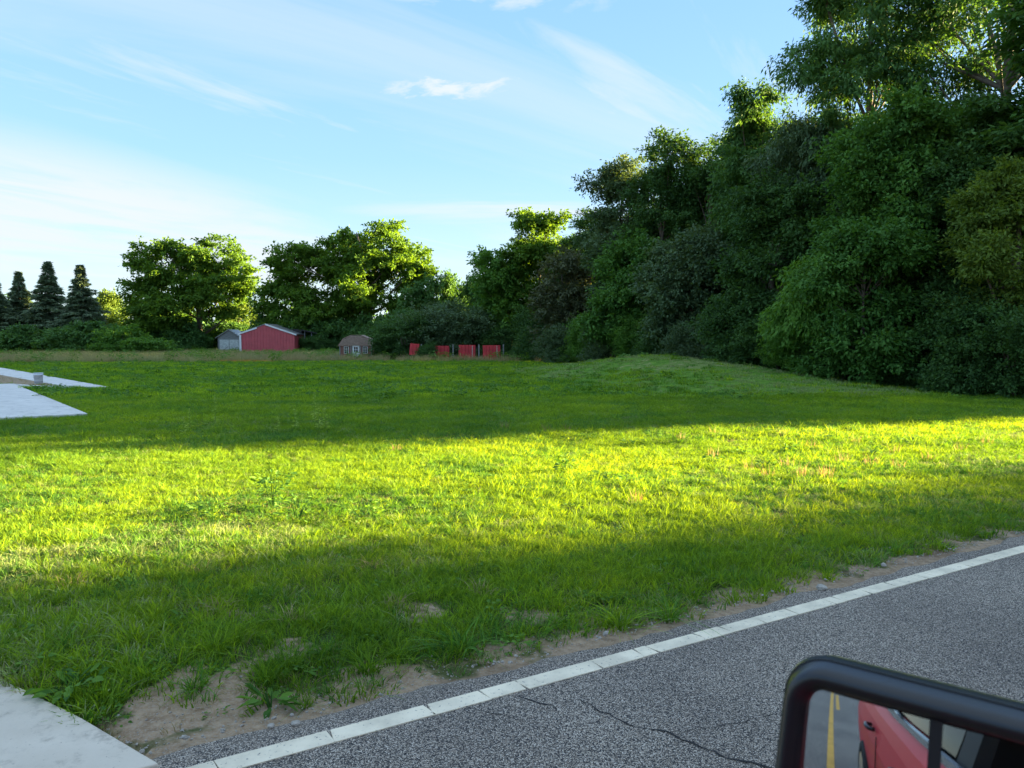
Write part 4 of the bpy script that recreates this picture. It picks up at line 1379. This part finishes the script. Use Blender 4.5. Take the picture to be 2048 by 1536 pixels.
def barn():
    X0, Y = -32.05, 91.0
    root = empty('barn', (X0, Y, float(height(-29, 91))))
    tag(root, 'red ribbed metal barn with white trim and a dark lean-to on its right side', 'barn')
    w, ze, zr, xr = 6.35, 2.38, 3.42, 2.95
    mb = MB()
    ribbed_wall(mb, [(0, ze), (xr, zr), (w, ze - 0.05)], 0, -0.1)
    # side walls and back
    mb.box(0, 0.06, 0.02, 9, -0.1, ze)
    mb.box(w - 0.06, w, 0.02, 9, -0.1, ze - 0.05)
    mb.box(0.07, w - 0.07, 8.94, 9, -0.1, ze)
    mb.build('wall', M['barn_red'], root)
    rf = MB()
    rf.prism_y([(-0.25, ze - 0.02), (xr, zr + 0.06), (w + 0.25, ze - 0.1), (w + 0.25, ze - 0.04), (xr, zr + 0.13), (-0.25, ze + 0.05)], -0.02, 9.1)
    rf.build('roof', M['steel'], root)
    def fascia(xa, za, xb, zb_):
        MB().prism_y([(xa, za - 0.12), (xb, zb_ - 0.12), (xb, zb_ + 0.06), (xa, za + 0.06)], -0.12, -0.055).build('fascia', M['barn_white'], root)
    fascia(-0.28, ze - 0.04, 2.0, ze + (zr - ze) * 2.0 / xr + 0.0)
    fascia(xr + 0.02, zr + 0.08, w + 0.3, ze - 0.12)
    MB().box(-0.10, 0.14, -0.115, -0.055, -0.1, ze - 0.18).build('corner_trim', M['barn_white'], root)
    MB().box(w - 0.03, w + 0.04, -0.06, 0.12, -0.1, ze - 0.2).build('corner_trim', M['barn_red'], root)
    # lean-to
    MB().prism_y([(w + 0.05, ze + 0.5), (w + 0.05, ze + 0.4), (w + 2.4, ze - 0.10), (w + 2.4, ze)], 3.0, 8.5).build('lean_to_roof', M['dark_roof'], root)
    MB().prism_y([(w - 1.2, ze + 0.62), (w - 0.9, ze + 0.3), (w + 0.05, ze + 0.1), (w + 0.05, ze + 0.5)], 3.0, 8.5).build('lean_to_roof', M['dark_roof'], root)
    wl_ = MB()
    for k in range(9):
        wl_.box(w + 1.25, w + 2.2, 4.0, 4.06, 0.1 + k * 0.22, 0.1 + k * 0.22 + 0.205)
    wl_.build('lean_to_wall', M['red_board'], root)
    for xx in (0.3, 1.15, 2.25):
        MB().box(w + xx, w + xx + 0.1, 3.3, 3.4, -0.1, ze + 0.3 - 0.17 * xx).build('post', M['grey_board'], root)
    MB().box(w + 0.1, w + 2.3, 8.2, 8.3, -0.1, 2.0).build('lean_to_wall', M['dark_roof'], root)


barn()


def grey_shed():
    x, y = px(-0.3815, 101)
    root = empty('shed', (x, y, float(height(x, y)) - 0.05))
    tag(root, 'small weathered grey gabled shed with white double doors, left of the red barn', 'shed')
    w, ze, zr = 3.0, 2.1, 3.0
    wall = MB()
    wall.box(0, w, 0.0, 3.2, 0, ze)
    wall.prism_y([(0, ze), (w, ze), (w / 2, zr)], 0.0, 3.2)
    wall.build('wall', M['grey_board'], root)
    for k in range(4):
        q = k / 4
        MB().box(0.02 + w / 2 * q, w - 0.02 - w / 2 * q, -0.03, -0.002, ze + (zr - ze) * q, ze + (zr - ze) * (k + .85) / 4 - 0.02).build('board', M['grey_board'], root)
    for s, nm in ((0.25, 'door'), (1.55, 'door')):
        d = MB().box(s, s + 1.2, -0.06, -0.003, 0.05, 1.75).build(nm, M['old_white'], root)
        MB().box(s + 0.05, s + 1.15, -0.085, -0.063, 0.85, 0.97).build('brace', M['old_white'], d)
        MB().prism_y([(s + .08, .1), (s + .2, .1), (s + 1.12, .82), (s + 1.0, .82)], -0.083, -0.063).build('brace', M['grey_board'], d)
    MB().prism_y([(-0.25, ze - 0.18), (w / 2, zr + 0.02), (w + 0.25, ze - 0.18), (w + 0.25, ze - 0.10), (w / 2, zr + 0.10), (-0.25, ze - 0.10)], -0.25, 3.4).build('roof', M['steel'], root)


grey_shed()


def gambrel_shed():
    x, y = px(-0.2235, 67)
    root = empty('gambrel_shed', (x, y, float(height(x, y)) - 0.04), 0.06)
    tag(root, 'tiny derelict brown gambrel roofed shed with a pale door, standing in tall dry grass', 'shed')
    w, dp = 2.75, 2.6
    ze, z1, zr = 1.32, 1.72, 2.02
    wall = MB().box(0.04, w - 0.04, 0.06, dp, 0, ze).build('wall', M['red_board'], root)
    n = 16
    for k in range(n):      # upright boards of the front
        a = 0.04 + (w - 0.08) * k / n
        b = 0.04 + (w - 0.08) * (k + 1) / n - 0.015
        if 1.0 < (a + b) / 2 < 1.75: continue
        MB().box(a, b, 0.03, 0.058, 0.02, ze - 0.02).build('board', M['red_board'], wall)
    # roof skirt: shingled gambrel front, in courses
    prof = [(-0.14, 1.18), (0.28, z1), (0.95, zr), (w - 0.95, zr), (w - 0.28, z1), (w + 0.14, 1.18)]
    roof = MB().prism_y(prof, 0.0, dp + 0.1).build('roof', M['shingle'], root)
    cuts = [1.20, 1.32, 1.44, 1.56, 1.68, 1.80, 1.92, 2.02]
    def half(z):
        return (-0.14 + (z - 1.18) / (z1 - 1.18) * 0.42) if z < z1 else (0.28 + (z - z1) / (zr - z1) * 0.67)
    for i in range(len(cuts) - 1):
        a, b = cuts[i], cuts[i + 1]
        off = 0.05 - i * 0.005
        MB().add([(half(a), -off - 0.02, a), (w - half(a), -off - 0.02, a), (w - half(b), -off + 0.02, b), (half(b), -off + 0.02, b),
                  (half(a), 0.0, a), (w - half(a), 0.0, a), (w - half(b), 0.0, b), (half(b), 0.0, b)],
                 [(0, 1, 2, 3), (0, 4, 5, 1), (1, 5, 6, 2), (3, 2, 6, 7), (0, 3, 7, 4)]).build('shingle_course', M['shingle'], roof)
    MB().prism_y([(-0.2, 1.14), (-0.12, 1.14), (0.3, z1 + .04), (0.97, zr + .05), (w - 0.97, zr + .05), (w - 0.3, z1 + .04), (w + 0.12, 1.14), (w + 0.2, 1.14), (w - 0.26, z1 + .10), (w - 0.95, zr + .11), (0.95, zr + .11), (0.26, z1 + .10)], 0.05, dp + 0.2).build('roof', M['shingle'], root)
    door = MB().box(1.08, 1.70, -0.01, 0.028, 0.0, 1.22).build('door', M['old_white'], root)
    MB().box(1.22, 1.56, -0.025, -0.013, 0.62, 1.1).build('pane', M['glass_dark'], door)
    for a, b, c, d in ((1.16, 1.62, 0.58, 0.62), (1.16, 1.62, 1.1, 1.14), (1.16, 1.22, .62, 1.1), (1.56, 1.62, .62, 1.1), (1.375, 1.405, .62, 1.1), (1.22, 1.375, .85, .87), (1.405, 1.56, .85, .87)):
        MB().box(a, b, -0.035, -0.027, c, d).build('muntin', M['barn_white'], door)
    for xa in (0.36, 1.98):
        win = MB().box(xa, xa + 0.42, -0.005, 0.025, 0.50, 1.12).build('window', M['old_white'], root)
        for k in range(2):
            for j in range(3):
                MB().box(xa + 0.04 + k * 0.18, xa + 0.19 + k * 0.18, -0.012, -0.007, 0.54 + j * 0.19, 0.70 + j * 0.19).build('pane', M['glass_dark'], win)
    for xa in (-0.02, 0.93, 1.77, w - 0.06):
        MB().box(xa, xa + 0.07, -0.04, 0.028, 0, 1.17).build('post', M['grey_board'], root)
    return root


gambrel_shed()


def red_panels():
    x0, y0 = px(-0.1335, 62.6)
    root = empty('collapsed_shed', (x0, y0, float(height(x0, y0))))
    tag(root, 'row of upright red ribbed metal wall panels of a shed overgrown by bushes', 'shed')
    def panel(xa, w, z0, z1, dy, lean=0.0, side=False, lab=None):
        mb = MB()
        ribbed_wall(mb, [(0, z1), (w, z1)], 0, z0, step=0.27, depth=0.05)
        mb.box(0.0, w, 0.01, 0.04, z0, z1 - 0.003)
        o = mb.build('wall_panel', M['panel_red'], root)
        o.location = (xa, dy, 0)
        o.rotation_euler = (0.0, lean, 0)
        if lab: o['label'] = lab
        if side:
            mb = MB().box(-0.02, 0.05, -0.03, 0.9, z0, z1 - 0.02)
            s_ = mb.build('edge_trim', M['old_white'], o)
            s_.location = (w * 0.80, -0.04, 0)
            s_.scale = (0.5, 0.05, 0.98)
        return o
    panel(-0.05, 0.75, 0.45, 1.40, 0.0, 0.10, lab='tilted red panel half hidden by leaves')
    panel(2.05, 1.2, -0.1, 1.18, 0.15, 0.0, lab='red panel half covered by leaves')
    panel(4.0, 1.38, -0.1, 1.25, 0.2, 0.01, side=True)
    panel(6.0, 1.42, -0.12, 1.22, -0.1, -0.01, side=True)
    panel(9.2, 0.25, -0.1, 0.75, 0.3, 0.05, lab='narrow red scrap panel far right')
    for xa in (0.9, 3.5, 5.6, 7.6):
        MB().box(xa, xa + 0.1, 0.3, 0.4, -0.1, 1.3).build('post', M['grey_board'], root)
    MB().box(-0.1, 8.2, 2.4, 2.5, -0.1, 1.1).build('rear_wall_shade', M['dark_roof'], root)  # rear wall in a dark colour so the gaps between panels read as shade


red_panels()
put(BUSH_D, 'bush', 'bush climbing over the lean-to of the red barn', 'bush', -0.2712, 93.2, 0.42, 0.62, 0.7)
put(BUSH_D, 'bush', 'small dark bush right of the lean-to wall', 'bush', -0.245, 92.5, 0.9, 0.62, 5.0)

# bucket
x, y = -17.30, 28.1
root = empty('bucket', (x, y, 0.07))
tag(root, 'white plastic bucket standing on the bare soil between the pale pavements', 'bucket')
MB().lathe([(0.0, 0.0), (0.130, 0.0), (0.135, 0.01), (0.150, 0.30), (0.156, 0.30), (0.156, 0.315), (0.150, 0.315), (0.153, 0.37), (0.160, 0.372), (0.158, 0.385), (0.146, 0.383), (0.128, 0.012), (0.0, 0.012)], 32).build('body', M['bucket'], root, smooth=True)
MB().tube([(0.158 * math.cos(a), -0.158 * abs(math.sin(a)) - 0.006, 0.335 - 0.17 * math.sin(a)) for a in np.linspace(0, math.pi, 14)], 0.004, 6).build('handle', M['bucket_dark'], root)
MB().lathe([(0.137, 0.03), (0.1385, 0.03), (0.1415, 0.07), (0.1400, 0.07)], 32).build('band', M['bucket_dark'], root)

# ------------------------------------------------------------------ single weeds
def weed_stalk(seed, h, mat, heads=True):
    r = random.Random(seed)
    root = bpy.data.meshes.new('x')
    mb = MB()
    lx, ly = r.uniform(-.08, .08) * h, r.uniform(-.05, .05) * h
    P = [Vector((lx * q * q, ly * q * q, -0.02 + h * q)) for q in np.linspace(0, 1, 7)]
    mb.tube(P, [0.006, .0055, .005, .0045, .004, .003, .002], 5)
    V, F = [], []
    def leaf(p, a, l, w, up):
        ax = Vector((math.cos(a), math.sin(a), up)).normalized()
        sd = ax.cross(Vector((0, 0, 1))).normalized()
        b = len(V)
        V.extend([p, p + ax * l * .4 + sd * w, p + ax * l - Vector((0, 0, l * .25)), p + ax * l * .4 - sd * w])
        F.append((b, b + 1, b + 2, b + 3))
    for k in range(int(26 + h * 30)):
        q = r.uniform(0.05, 0.95)
        i = min(5, int(q * 6))
        p = P[i].lerp(P[i + 1], q * 6 - i)
        leaf(p, r.uniform(0, 6.28), (0.11 * (1 - q) + 0.03) * r.uniform(.7, 1.2), 0.016 * (1.2 - q), r.uniform(.1, .9))
    if heads:
        for k in range(34):
            q = r.uniform(0.72, 1.0)
            i = min(5, int(q * 6))
            p = P[i].lerp(P[i + 1], q * 6 - i)
            leaf(p + Vector((r.uniform(-.02, .02), r.uniform(-.02, .02), 0)), r.uniform(0, 6.28), 0.03, 0.010, 0.6)
    return mb, np.array([tuple(v) for v in V]), F


def add_stalk(lab, x, y, h, seed, group=None, leafm='stalk_sunlit', name='tall_weed'):
    mb, V, F = weed_stalk(seed, h, None)
    root = empty(name, (x, y, float(height(x, y))))
    tag(root, lab, 'weed', group)
    mb.build('stem', M[leafm], root)
    r = np.random.default_rng(seed)
    link('leaves', mesh_from('leaves', V, F, M[leafm], tint=r.uniform(.3, 1, len(F))), root)


def G(bear, d):
    return bear * d, d


for i, (b, d, h, lab) in enumerate((
        (-0.387, 14.8, 0.62, 'slender weed stalk at the left of the sunlit grass, against the dark lawn'),
        (-0.420, 14.0, 0.40, 'short weed stalk right of the pale slab corner'),
        (-0.252, 13.9, 0.52, 'tallest of three close weed stalks at the top edge of the sunlit grass'),
        (-0.428, 13.2, 0.35, 'short yellowish weed stalk below the pale slab corner'),
        (-0.257, 15.0, 0.66, 'thick weed stalk standing alone, tallest in the middle of the sunlit edge'))):
    add_stalk(lab, *G(b, d), h, 40 + i)
for b, d, h, lab in ((-0.282, 14.2, 0.38, 'weed stalk left of the tallest of the three close stalks'), (-0.243, 14.0, 0.42, 'weed stalk right of the tallest of the three close stalks'),
                     (-0.306, 13.6, 0.30, 'little weed stalk left of the three close stalks')):
    add_stalk(lab, *G(b, d), h, int(900 * h))


def leafy_weed(lab, x, y, n, rad, h, ll, lw, seed, group=None, mat='weed', name='broadleaf_weed', cat='weed'):
    root = empty(name, (x, y, float(height(x, y))))
    tag(root, lab, cat, group)
    src = leafy('leaves', seed, n, rad, h, ll, lw, M[mat])
    link('leaves', src.data, root)
    mb = MB()
    rr = random.Random(seed)
    for k in range(5):
        a = rr.uniform(0, 6.28)
        mb.tube([(0, 0, -0.02), (math.cos(a) * rad * .4, math.sin(a) * rad * .4, h * .5), (math.cos(a) * rad * .6, math.sin(a) * rad * .6, h * .9)], [0.005, .004, .002], 5)
    mb.build('stem', M[mat], root)


leafy_weed('large leafy weed standing up in the lower edge of the sunlit grass', -2.30, 7.35, 110, 0.17, 0.36, 0.08, 0.034, 501)
leafy_weed('leafy weed left of the large leafy one, at the shade edge', -2.75, 7.0, 60, 0.20, 0.17, 0.075, 0.032, 502)
leafy_weed('leafy weed right of the large leafy one, half in the shade', -1.95, 6.9, 70, 0.22, 0.20, 0.075, 0.032, 503)
leafy_weed('dark leafy weed in the shaded grass left of the middle', -1.35, 6.9, 60, 0.22, 0.17, 0.07, 0.03, 504)
leafy_weed('plantain with broad leaves lying over the corner of the driveway', -2.06, 3.50, 30, 0.13, 0.06, 0.085, 0.04, 505, name='plantain')
leafy_weed('plantain rosette growing in bare soil by the white line', -1.10, 3.42, 20, 0.06, 0.07, 0.11, 0.030, 506, name='plantain')
leafy_weed('dark leafy weed with a long shadow in the middle of the sunlit grass', 0.66, 9.4, 34, 0.11, 0.16, 0.09, 0.05, 507)
TUFTS = ((0.118, 8.95), (0.152, 8.6), (0.240, 8.6), (0.262, 10.2), (0.33, 9.9), (0.098, 12.4), (0.155, 11.9), (0.30, 11.0), (0.36, 11.2), (0.41, 12.3), (0.47, 10.8), (0.52, 11.8), (0.185, 13.0), (0.345, 13.2), (0.44, 13.6))
for i, (b, d) in enumerate(TUFTS):
    leafy_weed(nth([u_[0] for u_ in TUFTS], b) + ' from the left of the small dark weed tufts in the sunlit grass', *G(b, d), 22, 0.12, 0.10, 0.08, 0.045, 520 + i, group='dark weed tufts in the sunlit grass')
# reddish dry stalks
r_ = random.Random(5)
sp = [(0.375, 9.3), (0.41, 9.0), (0.413, 9.15), (0.36, 9.8), (0.43, 10.2), (0.337, 9.1), (0.262, 10.7), (0.31, 9.6), (0.355, 12.9), (0.265, 13.2), (0.22, 12.4), (0.47, 10.0), (0.50, 11.0), (0.545, 10.4), (0.39, 11.6), (0.45, 12.0),
      (0.585, 11.2), (0.62, 11.8), (0.505, 9.7), (-0.15, 11.2), (0.045, 13.6), (-0.01, 14.0), (0.07, 13.7), (0.16, 7.7), (0.405, 9.1), (0.38, 9.0)]
for i, (b, d) in enumerate(sp):
    x, y = G(b, d)
    src = clump('stalks', 600 + i, 16, 0.07, 0.10, 0.26, 0.007, 0.35, M['stalk_red'], 2)
    o = link('dry_stalks', src.data)
    o.location = (x, y, float(height(x, y)))
    o.scale = (1.2, 1.2, 0.85)
    tag(o, nth([u_[0] for u_ in sp], b) + ' from the left of the reddish dry stalk tufts in the sunlit grass', 'dry stalks', 'tufts of reddish dry stalks')
# crabgrass clumps by the road edge
for i, (x, y, s, lab) in enumerate(((-1.55, 3.92, 0.9, 'upright grass clump by the driveway corner, left of the bare soil'), (-1.50, 3.55, 0.8, 'grass clump leaning over the driveway edge'), (-0.72, 3.78, 0.9, 'spreading blue green grass clump in the bare soil'),
                                    (-0.28, 4.05, 1.15, 'big bushy grass clump above the white line'), (-0.60, 3.95, .8, 'grass clump behind the spreading blue green one'), (-0.98, 3.95, 0.7, 'tall narrow grass clump in the bare soil'),
                                    (0.62, 4.42, 1.1, 'grass clump spilling towards the road, left of the middle'), (0.95, 4.55, 1.0, 'grass clump spilling towards the road near the middle'), (-0.95, 3.44, .45, 'little dark grass tuft beside the plantain rosette'),
                                    (-2.35, 3.95, .8, 'grass clump at the driveway edge by the left side'))):
    src = clump('blades', 700 + i, 75, 0.055, 0.10, 0.24, 0.0085, 2.1, M['grass_dark'] if i % 2 else M['grass'], 5, upright=0.5)
    o = link('grass_clump', src.data)
    o.location = (x, y, float(height(x, y)))
    o.scale = (s, s, s)
    tag(o, lab, 'grass clump')
# pale dried cut grass heads
for i, (x, y) in enumerate(((-1.75, 4.55), (-1.25, 4.35), (-0.7, 4.6), (-2.2, 5.3), (-1.0, 5.4), (-0.2, 4.9), (-2.9, 5.0))):
    src = clump('stalks', 760 + i, 40, 0.08, 0.03, 0.12, 0.006, 2.0, M['grass_dry'], 3)
    o = link('dry_tuft', src.data)
    o.location = (x, y, float(height(x, y)) + 0.03)
    tag(o, 'pale dried grass tuft lying in the shaded verge', 'dry grass', 'pale dried tufts on the verge')
# stones
for i, (x, y, s, lab) in enumerate(((-0.93, 3.22, 0.020, 'pale stone on the asphalt edge near the driveway'), (2.05, 5.02, 0.035, 'flat brown stone in the bare soil by the white line'), (-1.03, 3.20, 0.016, 'small pale stone left of the larger one near the driveway'))):
    bm = bmesh.new()
    bmesh.ops.create_icosphere(bm, subdivisions=2, radius=s)
    rr = random.Random(i)
    for v in bm.verts:
        v.co = v.co * rr.uniform(0.85, 1.15); v.co.z *= 0.55
    me = bpy.data.meshes.new('stone'); bm.to_mesh(me); bm.free(); me.materials.append(M['pebble'])
    o = link('stone', me); o.location = (x, y, max(0.0, float(height(x, y))) + s * 0.35)
    tag(o, lab, 'stone')

# ------------------------------------------------------------------ the truck beside the viewer and its mirror
P0 = Vector((0.20134, 0.40980, 1.43697))
MN = Vector((-0.62461, -0.76928, 0.13444)).normalized()
MU = Vector((0.77632, -0.63033, 0.0)).normalized()
MV = MN.cross(MU)
FW3 = Vector((FWD[0], FWD[1], 0)); NR3 = Vector((NRM[0], NRM[1], 0))
truck = empty('pickup_truck', (-1.0 * NRM[0], -1.0 * NRM[1], 0), math.atan2(FWD[1], FWD[0]))
tag(truck, 'red truck seen only as its own side reflected in the door mirror', 'truck')
# truck space: x forward, y left, z up; the left side is at y = 0.97


def rrect(u0, u1, v0, v1, r, n=8, slant=0.0):
    pts = []
    for cx, cy, a0 in ((u1 - r, v1 - r, 0), (u0 + r, v1 - r, 90), (u0 + r, v0 + r, 180), (u1 - r, v0 + r, 270)):
        for k in range(n + 1):
            a = math.radians(a0 + 90 * k / n)
            u, v = cx + r * math.cos(a), cy + r * math.sin(a)
            pts.append((u + slant * (v - v1), v))
    return pts


def mirror():
    root = empty('door_mirror_local', P0)
    # the mirror is carried by the truck: parent it there
    rings = [(rrect(-0.0385, 0.118, -0.125, 0.0125, 0.013, slant=0.05), -0.012),
             (rrect(-0.0400, 0.120, -0.127, 0.0145, 0.014, slant=0.05), 0.004),
             (rrect(-0.0455, 0.126, -0.132, 0.0205, 0.017, slant=0.05), 0.010),
             (rrect(-0.0490, 0.130, -0.136, 0.0245, 0.020, slant=0.05), 0.008),
             (rrect(-0.0500, 0.131, -0.137, 0.0265, 0.022, slant=0.05), 0.003),
             (rrect(-0.0545, 0.135, -0.141, 0.0298, 0.024, slant=0.05), -0.012),
             (rrect(-0.0560, 0.136, -0.142, 0.0262, 0.024, slant=0.05), -0.030),
             (rrect(-0.0520, 0.132, -0.138, 0.0130, 0.022, slant=0.05), -0.060),
             (rrect(-0.0350, 0.115, -0.120, -0.0100, 0.020, slant=0.05), -0.085),
             (rrect(-0.0050, 0.080, -0.080, -0.0350, 0.015, slant=0.05), -0.095)]
    n = len(rings[0][0])
    vs, fs = [], []
    for pts, d in rings:
        for (u, v) in pts:
            vs.append(tuple(MU * u + MV * v + MN * d))
    for i in range(len(rings) - 1):
        for k in range(n):
            k2 = (k + 1) % n
            fs.append((i * n + k, (i + 1) * n + k, (i + 1) * n + k2, i * n + k2))
    fs.append(tuple((len(rings) - 1) * n + k for k in range(n)))
    h = MB().add(vs, fs).build('mirror_housing', M['mirror_black'], None, smooth=True)
    # convex glasses
    R = 0.573
    def glass(name, u0, u1, v0, v1, tilt, extra=0.0):
        nu, nv = 40, 40
        vs, fs = [], []
        for j in range(nv + 1):
            for i in range(nu + 1):
                u = u0 + (u1 - u0) * i / nu; v = v0 + (v1 - v0) * j / nv
                d = -(u * u + v * v) / (2 * R) + tilt * (u - u0) + extra
                vs.append(tuple(MU * u + MV * v + MN * d))
        for j in range(nv):
            for i in range(nu):
                a = j * (nu + 1) + i
                fs.append((a, a + 1, a + nu + 2, a + nu + 1))
        o = MB().add(vs, fs).build(name, M['mirror_glass'], None, smooth=True)
        return o
    g1 = glass('mirror_glass', -0.050, 0.0268, -0.125, 0.0125, 0.0, 0.0)
    g2 = glass('mirror_glass', 0.0268, 0.125, -0.125, 0.0125, 0.0, 0.0015)
    # black plate behind the glasses and the divider between them
    plate = []
    out_ = rrect(-0.0465, 0.127, -0.133, 0.0215, 0.018, slant=0.05)
    vs = [tuple(MU * u + MV * v + MN * -0.024) for u, v in out_]
    pl_ = MB().add(vs, [tuple(range(len(vs)))]).build('back_plate', M['black_plastic'], None)
    dv = [(0.0240, 0.02), (0.0300, 0.02), (0.0300, -0.13), (0.0240, -0.13)]
    vs = [tuple(MU * u + MV * v + MN * 0.002) for u, v in dv] + [tuple(MU * u + MV * v + MN * -0.02) for u, v in dv]
    dd = MB().add(vs, [(0, 3, 2, 1), (0, 1, 5, 4), (1, 2, 6, 5), (3, 0, 4, 7), (2, 3, 7, 6)]).build('divider', M['black_plastic'], None)
    sm_ = rrect(-0.0530, 0.1338, -0.1398, 0.0286, 0.0235, slant=0.05)
    sm_ = MB().tube([tuple(MU * u + MV * v + MN * -0.0062) for u, v in sm_[:34]], 0.0007, 6).build('housing_seam', M['black_plastic'], None, smooth=True)
    arm = MB()
    a = MU * 0.10 + MV * -0.10 + MN * -0.05
    tgt = (NR3 * -0.06 + FW3 * 0.50 + Vector((0, 0, 1.16))) - P0
    arm.tube([a, a.lerp(tgt, .5) + Vector((0, 0, -.01)), tgt], [0.03, 0.028, 0.04], 12)
    ar = arm.build('mirror_arm', M['mirror_black'], None, smooth=True)
    bpy.data.objects.remove(root)
    inv = Matrix.LocRotScale(truck.location, truck.rotation_euler, truck.scale).inverted()
    base = bpy.data.objects.new('door_mirror', None)
    COL.objects.link(base)
    base.parent = truck
    base.location = inv @ P0
    base.rotation_euler = (0, 0, -truck.rotation_euler.z)
    base.empty_display_size = 0.1
    base['label'] = 'black door mirror with two glasses'
    for o in (h, g1, g2, pl_, dd, ar, sm_):
        o.parent = base


mirror()


def truck_body():
    Y = 0.97          # left side plane
    # outer section of the side, from sill to roof rail: (y, z)
    low = [(Y - 0.14, 0.38), (Y - 0.05, 0.48), (Y - 0.02, 0.70), (Y - 0.005, 0.92), (Y - 0.03, 1.06), (Y - 0.055, 1.13), (Y - 0.10, 1.20)]
    up = [(Y - 0.10, 1.22), (Y - 0.26, 1.74)]
    mb = MB()
    for sgn in (1, -1):
        xs = [-3.95, -3.8, -3.0, -2.0, -1.0, 0.0, 1.0, 2.0, 2.4]
        ins = [0.10, 0.03, 0.0, 0, 0, 0, 0, 0.04, 0.16]
        b = len(mb.v)
        for xx, q in zip(xs, ins):
            for (yy, zz) in low:
                mb.v.append((xx, sgn * (yy - q), zz))
        m = len(low)
        for i in range(len(xs) - 1):
            for k in range(m - 1):
                f = (b + i * m + k, b + (i + 1) * m + k, b + (i + 1) * m + k + 1, b + i * m + k + 1)
                mb.f.append(f if sgn > 0 else tuple(reversed(f)))
    mb.box(0.95, 2.35, -0.84, 0.84, 1.12, 1.19)        # bonnet
    mb.box(2.36, 2.45, -0.80, 0.80, 0.42, 1.15)        # nose
    mb.box(-4.02, -3.96, -0.84, 0.84, 0.42, 1.18)      # tail
    mb.box(-3.6, 0.35, -0.70, 0.70, 1.76, 1.81)        # roof
    body = mb.build('body', M['truck_red'], truck, smooth=False, bevel=0.012)
    MB().box(-3.9, 2.3, -0.82, 0.82, 0.36, 0.42).build('floor', M['tyre'], truck)
    MB().box(-1.35, -1.22, -0.7, 0.7, 0.5, 1.5).build('seat_back', M['cab_inside'], truck)
    MB().box(-0.95, -0.35, -0.7, 0.7, 0.5, 0.85).build('seat', M['cab_inside'], truck)

    def pillar(xa, xb, wdt, mat, sgn=1):
        y0_, z0_, y1_, z1_ = Y - 0.11, 1.20, Y - 0.28, 1.76
        vs = [(xa, sgn * y0_, z0_), (xa + wdt, sgn * y0_, z0_), (xb + wdt, sgn * y1_, z1_), (xb, sgn * y1_, z1_),
              (xa, sgn * (y0_ - .05), z0_), (xa + wdt, sgn * (y0_ - .05), z0_), (xb + wdt, sgn * (y1_ - .05), z1_), (xb, sgn * (y1_ - .05), z1_)]
        MB().add(vs, [(0, 1, 2, 3), (4, 7, 6, 5), (0, 4, 5, 1), (1, 5, 6, 2), (2, 6, 7, 3), (3, 7, 4, 0)]).build('pillar', mat, truck)
    for sgn in (1, -1):
        pillar(1.0, 0.30, 0.09, M['truck_red'], sgn)
        pillar(-0.62, -0.66, 0.12, M['black_plastic'], sgn)
        pillar(-1.75, -1.75, 0.12, M['black_plastic'], sgn)
        pillar(-3.75, -3.5, 0.35, M['truck_red'], sgn)
        # belt trim and rear window glass
        MB().box(-3.5, 0.95, sgn * (Y - 0.085) - 0.012, sgn * (Y - 0.085) + 0.012, 1.195, 1.225).build('belt_trim', M['chrome'], truck)
        for xa, xb in ((-1.62, -0.66), (-3.2, -1.80)):
            vs = [(xa, sgn * (Y - .125), 1.22), (xb, sgn * (Y - .125), 1.22), (xb, sgn * (Y - .285), 1.75), (xa, sgn * (Y - .285), 1.75)]
            MB().add(vs, [(0, 1, 2, 3)]).build('side_window', M['window_glass'], truck)
        for xa in (-0.90, -2.02):
            s = sgn
            dy = Y - 0.012
            MB().tube([(xa - 0.10, s * dy, 1.02), (xa - 0.09, s * (dy + 0.045), 1.02), (xa, s * (dy + 0.055), 1.02), (xa + 0.09, s * (dy + 0.045), 1.02), (xa + 0.10, s * dy, 1.02)], 0.016, 10).build('door_handle', M['mirror_black'] if s > 0 else M['chrome'], truck, smooth=True)
        for xa in (0.62, -0.66, -1.78):
            MB().box(xa, xa + 0.008, sgn * (Y - 0.004) - 0.003, sgn * (Y - 0.004) + 0.003, 0.5, 1.0).build('door_seam', M['black_plastic'], truck)
    MB().tube([(1.0, y_, 1.2) for y_ in (-.8, .8)], 0.02, 6).build('cowl', M['black_plastic'], truck)
    for xa in (1.55, -2.75):
        for sgn in (1, -1):
            wh = bpy.data.objects.new('wheel', MB().tube([(xa, sgn * 0.74, 0.37), (xa, sgn * 0.97, 0.37)], 0.24, 28).build('tmp', M['chrome']).data)
            COL.objects.link(wh); wh.parent = truck
            bpy.data.objects.remove(bpy.data.objects['tmp'])
            ty = MB()
            P, Q = [], 40
            prof = [(0.24, 0.75), (0.34, 0.74), (0.372, 0.77), (0.372, 0.94), (0.34, 0.97), (0.24, 0.96)]
            vs, fs = [], []
            for k in range(Q):
                a = 2 * math.pi * k / Q
                for (r0, yy) in prof:
                    vs.append((xa + r0 * math.cos(a), sgn * yy, 0.372 + r0 * math.sin(a)))
            m = len(prof)
            for k in range(Q):
                for j in range(m):
                    j2 = (j + 1) % m
                    fs.append((k * m + j, k * m + j2, ((k + 1) % Q) * m + j2, ((k + 1) % Q) * m + j))
            ty.add(vs, fs).build('tyre', M['tyre'], wh, smooth=True)


truck_body()
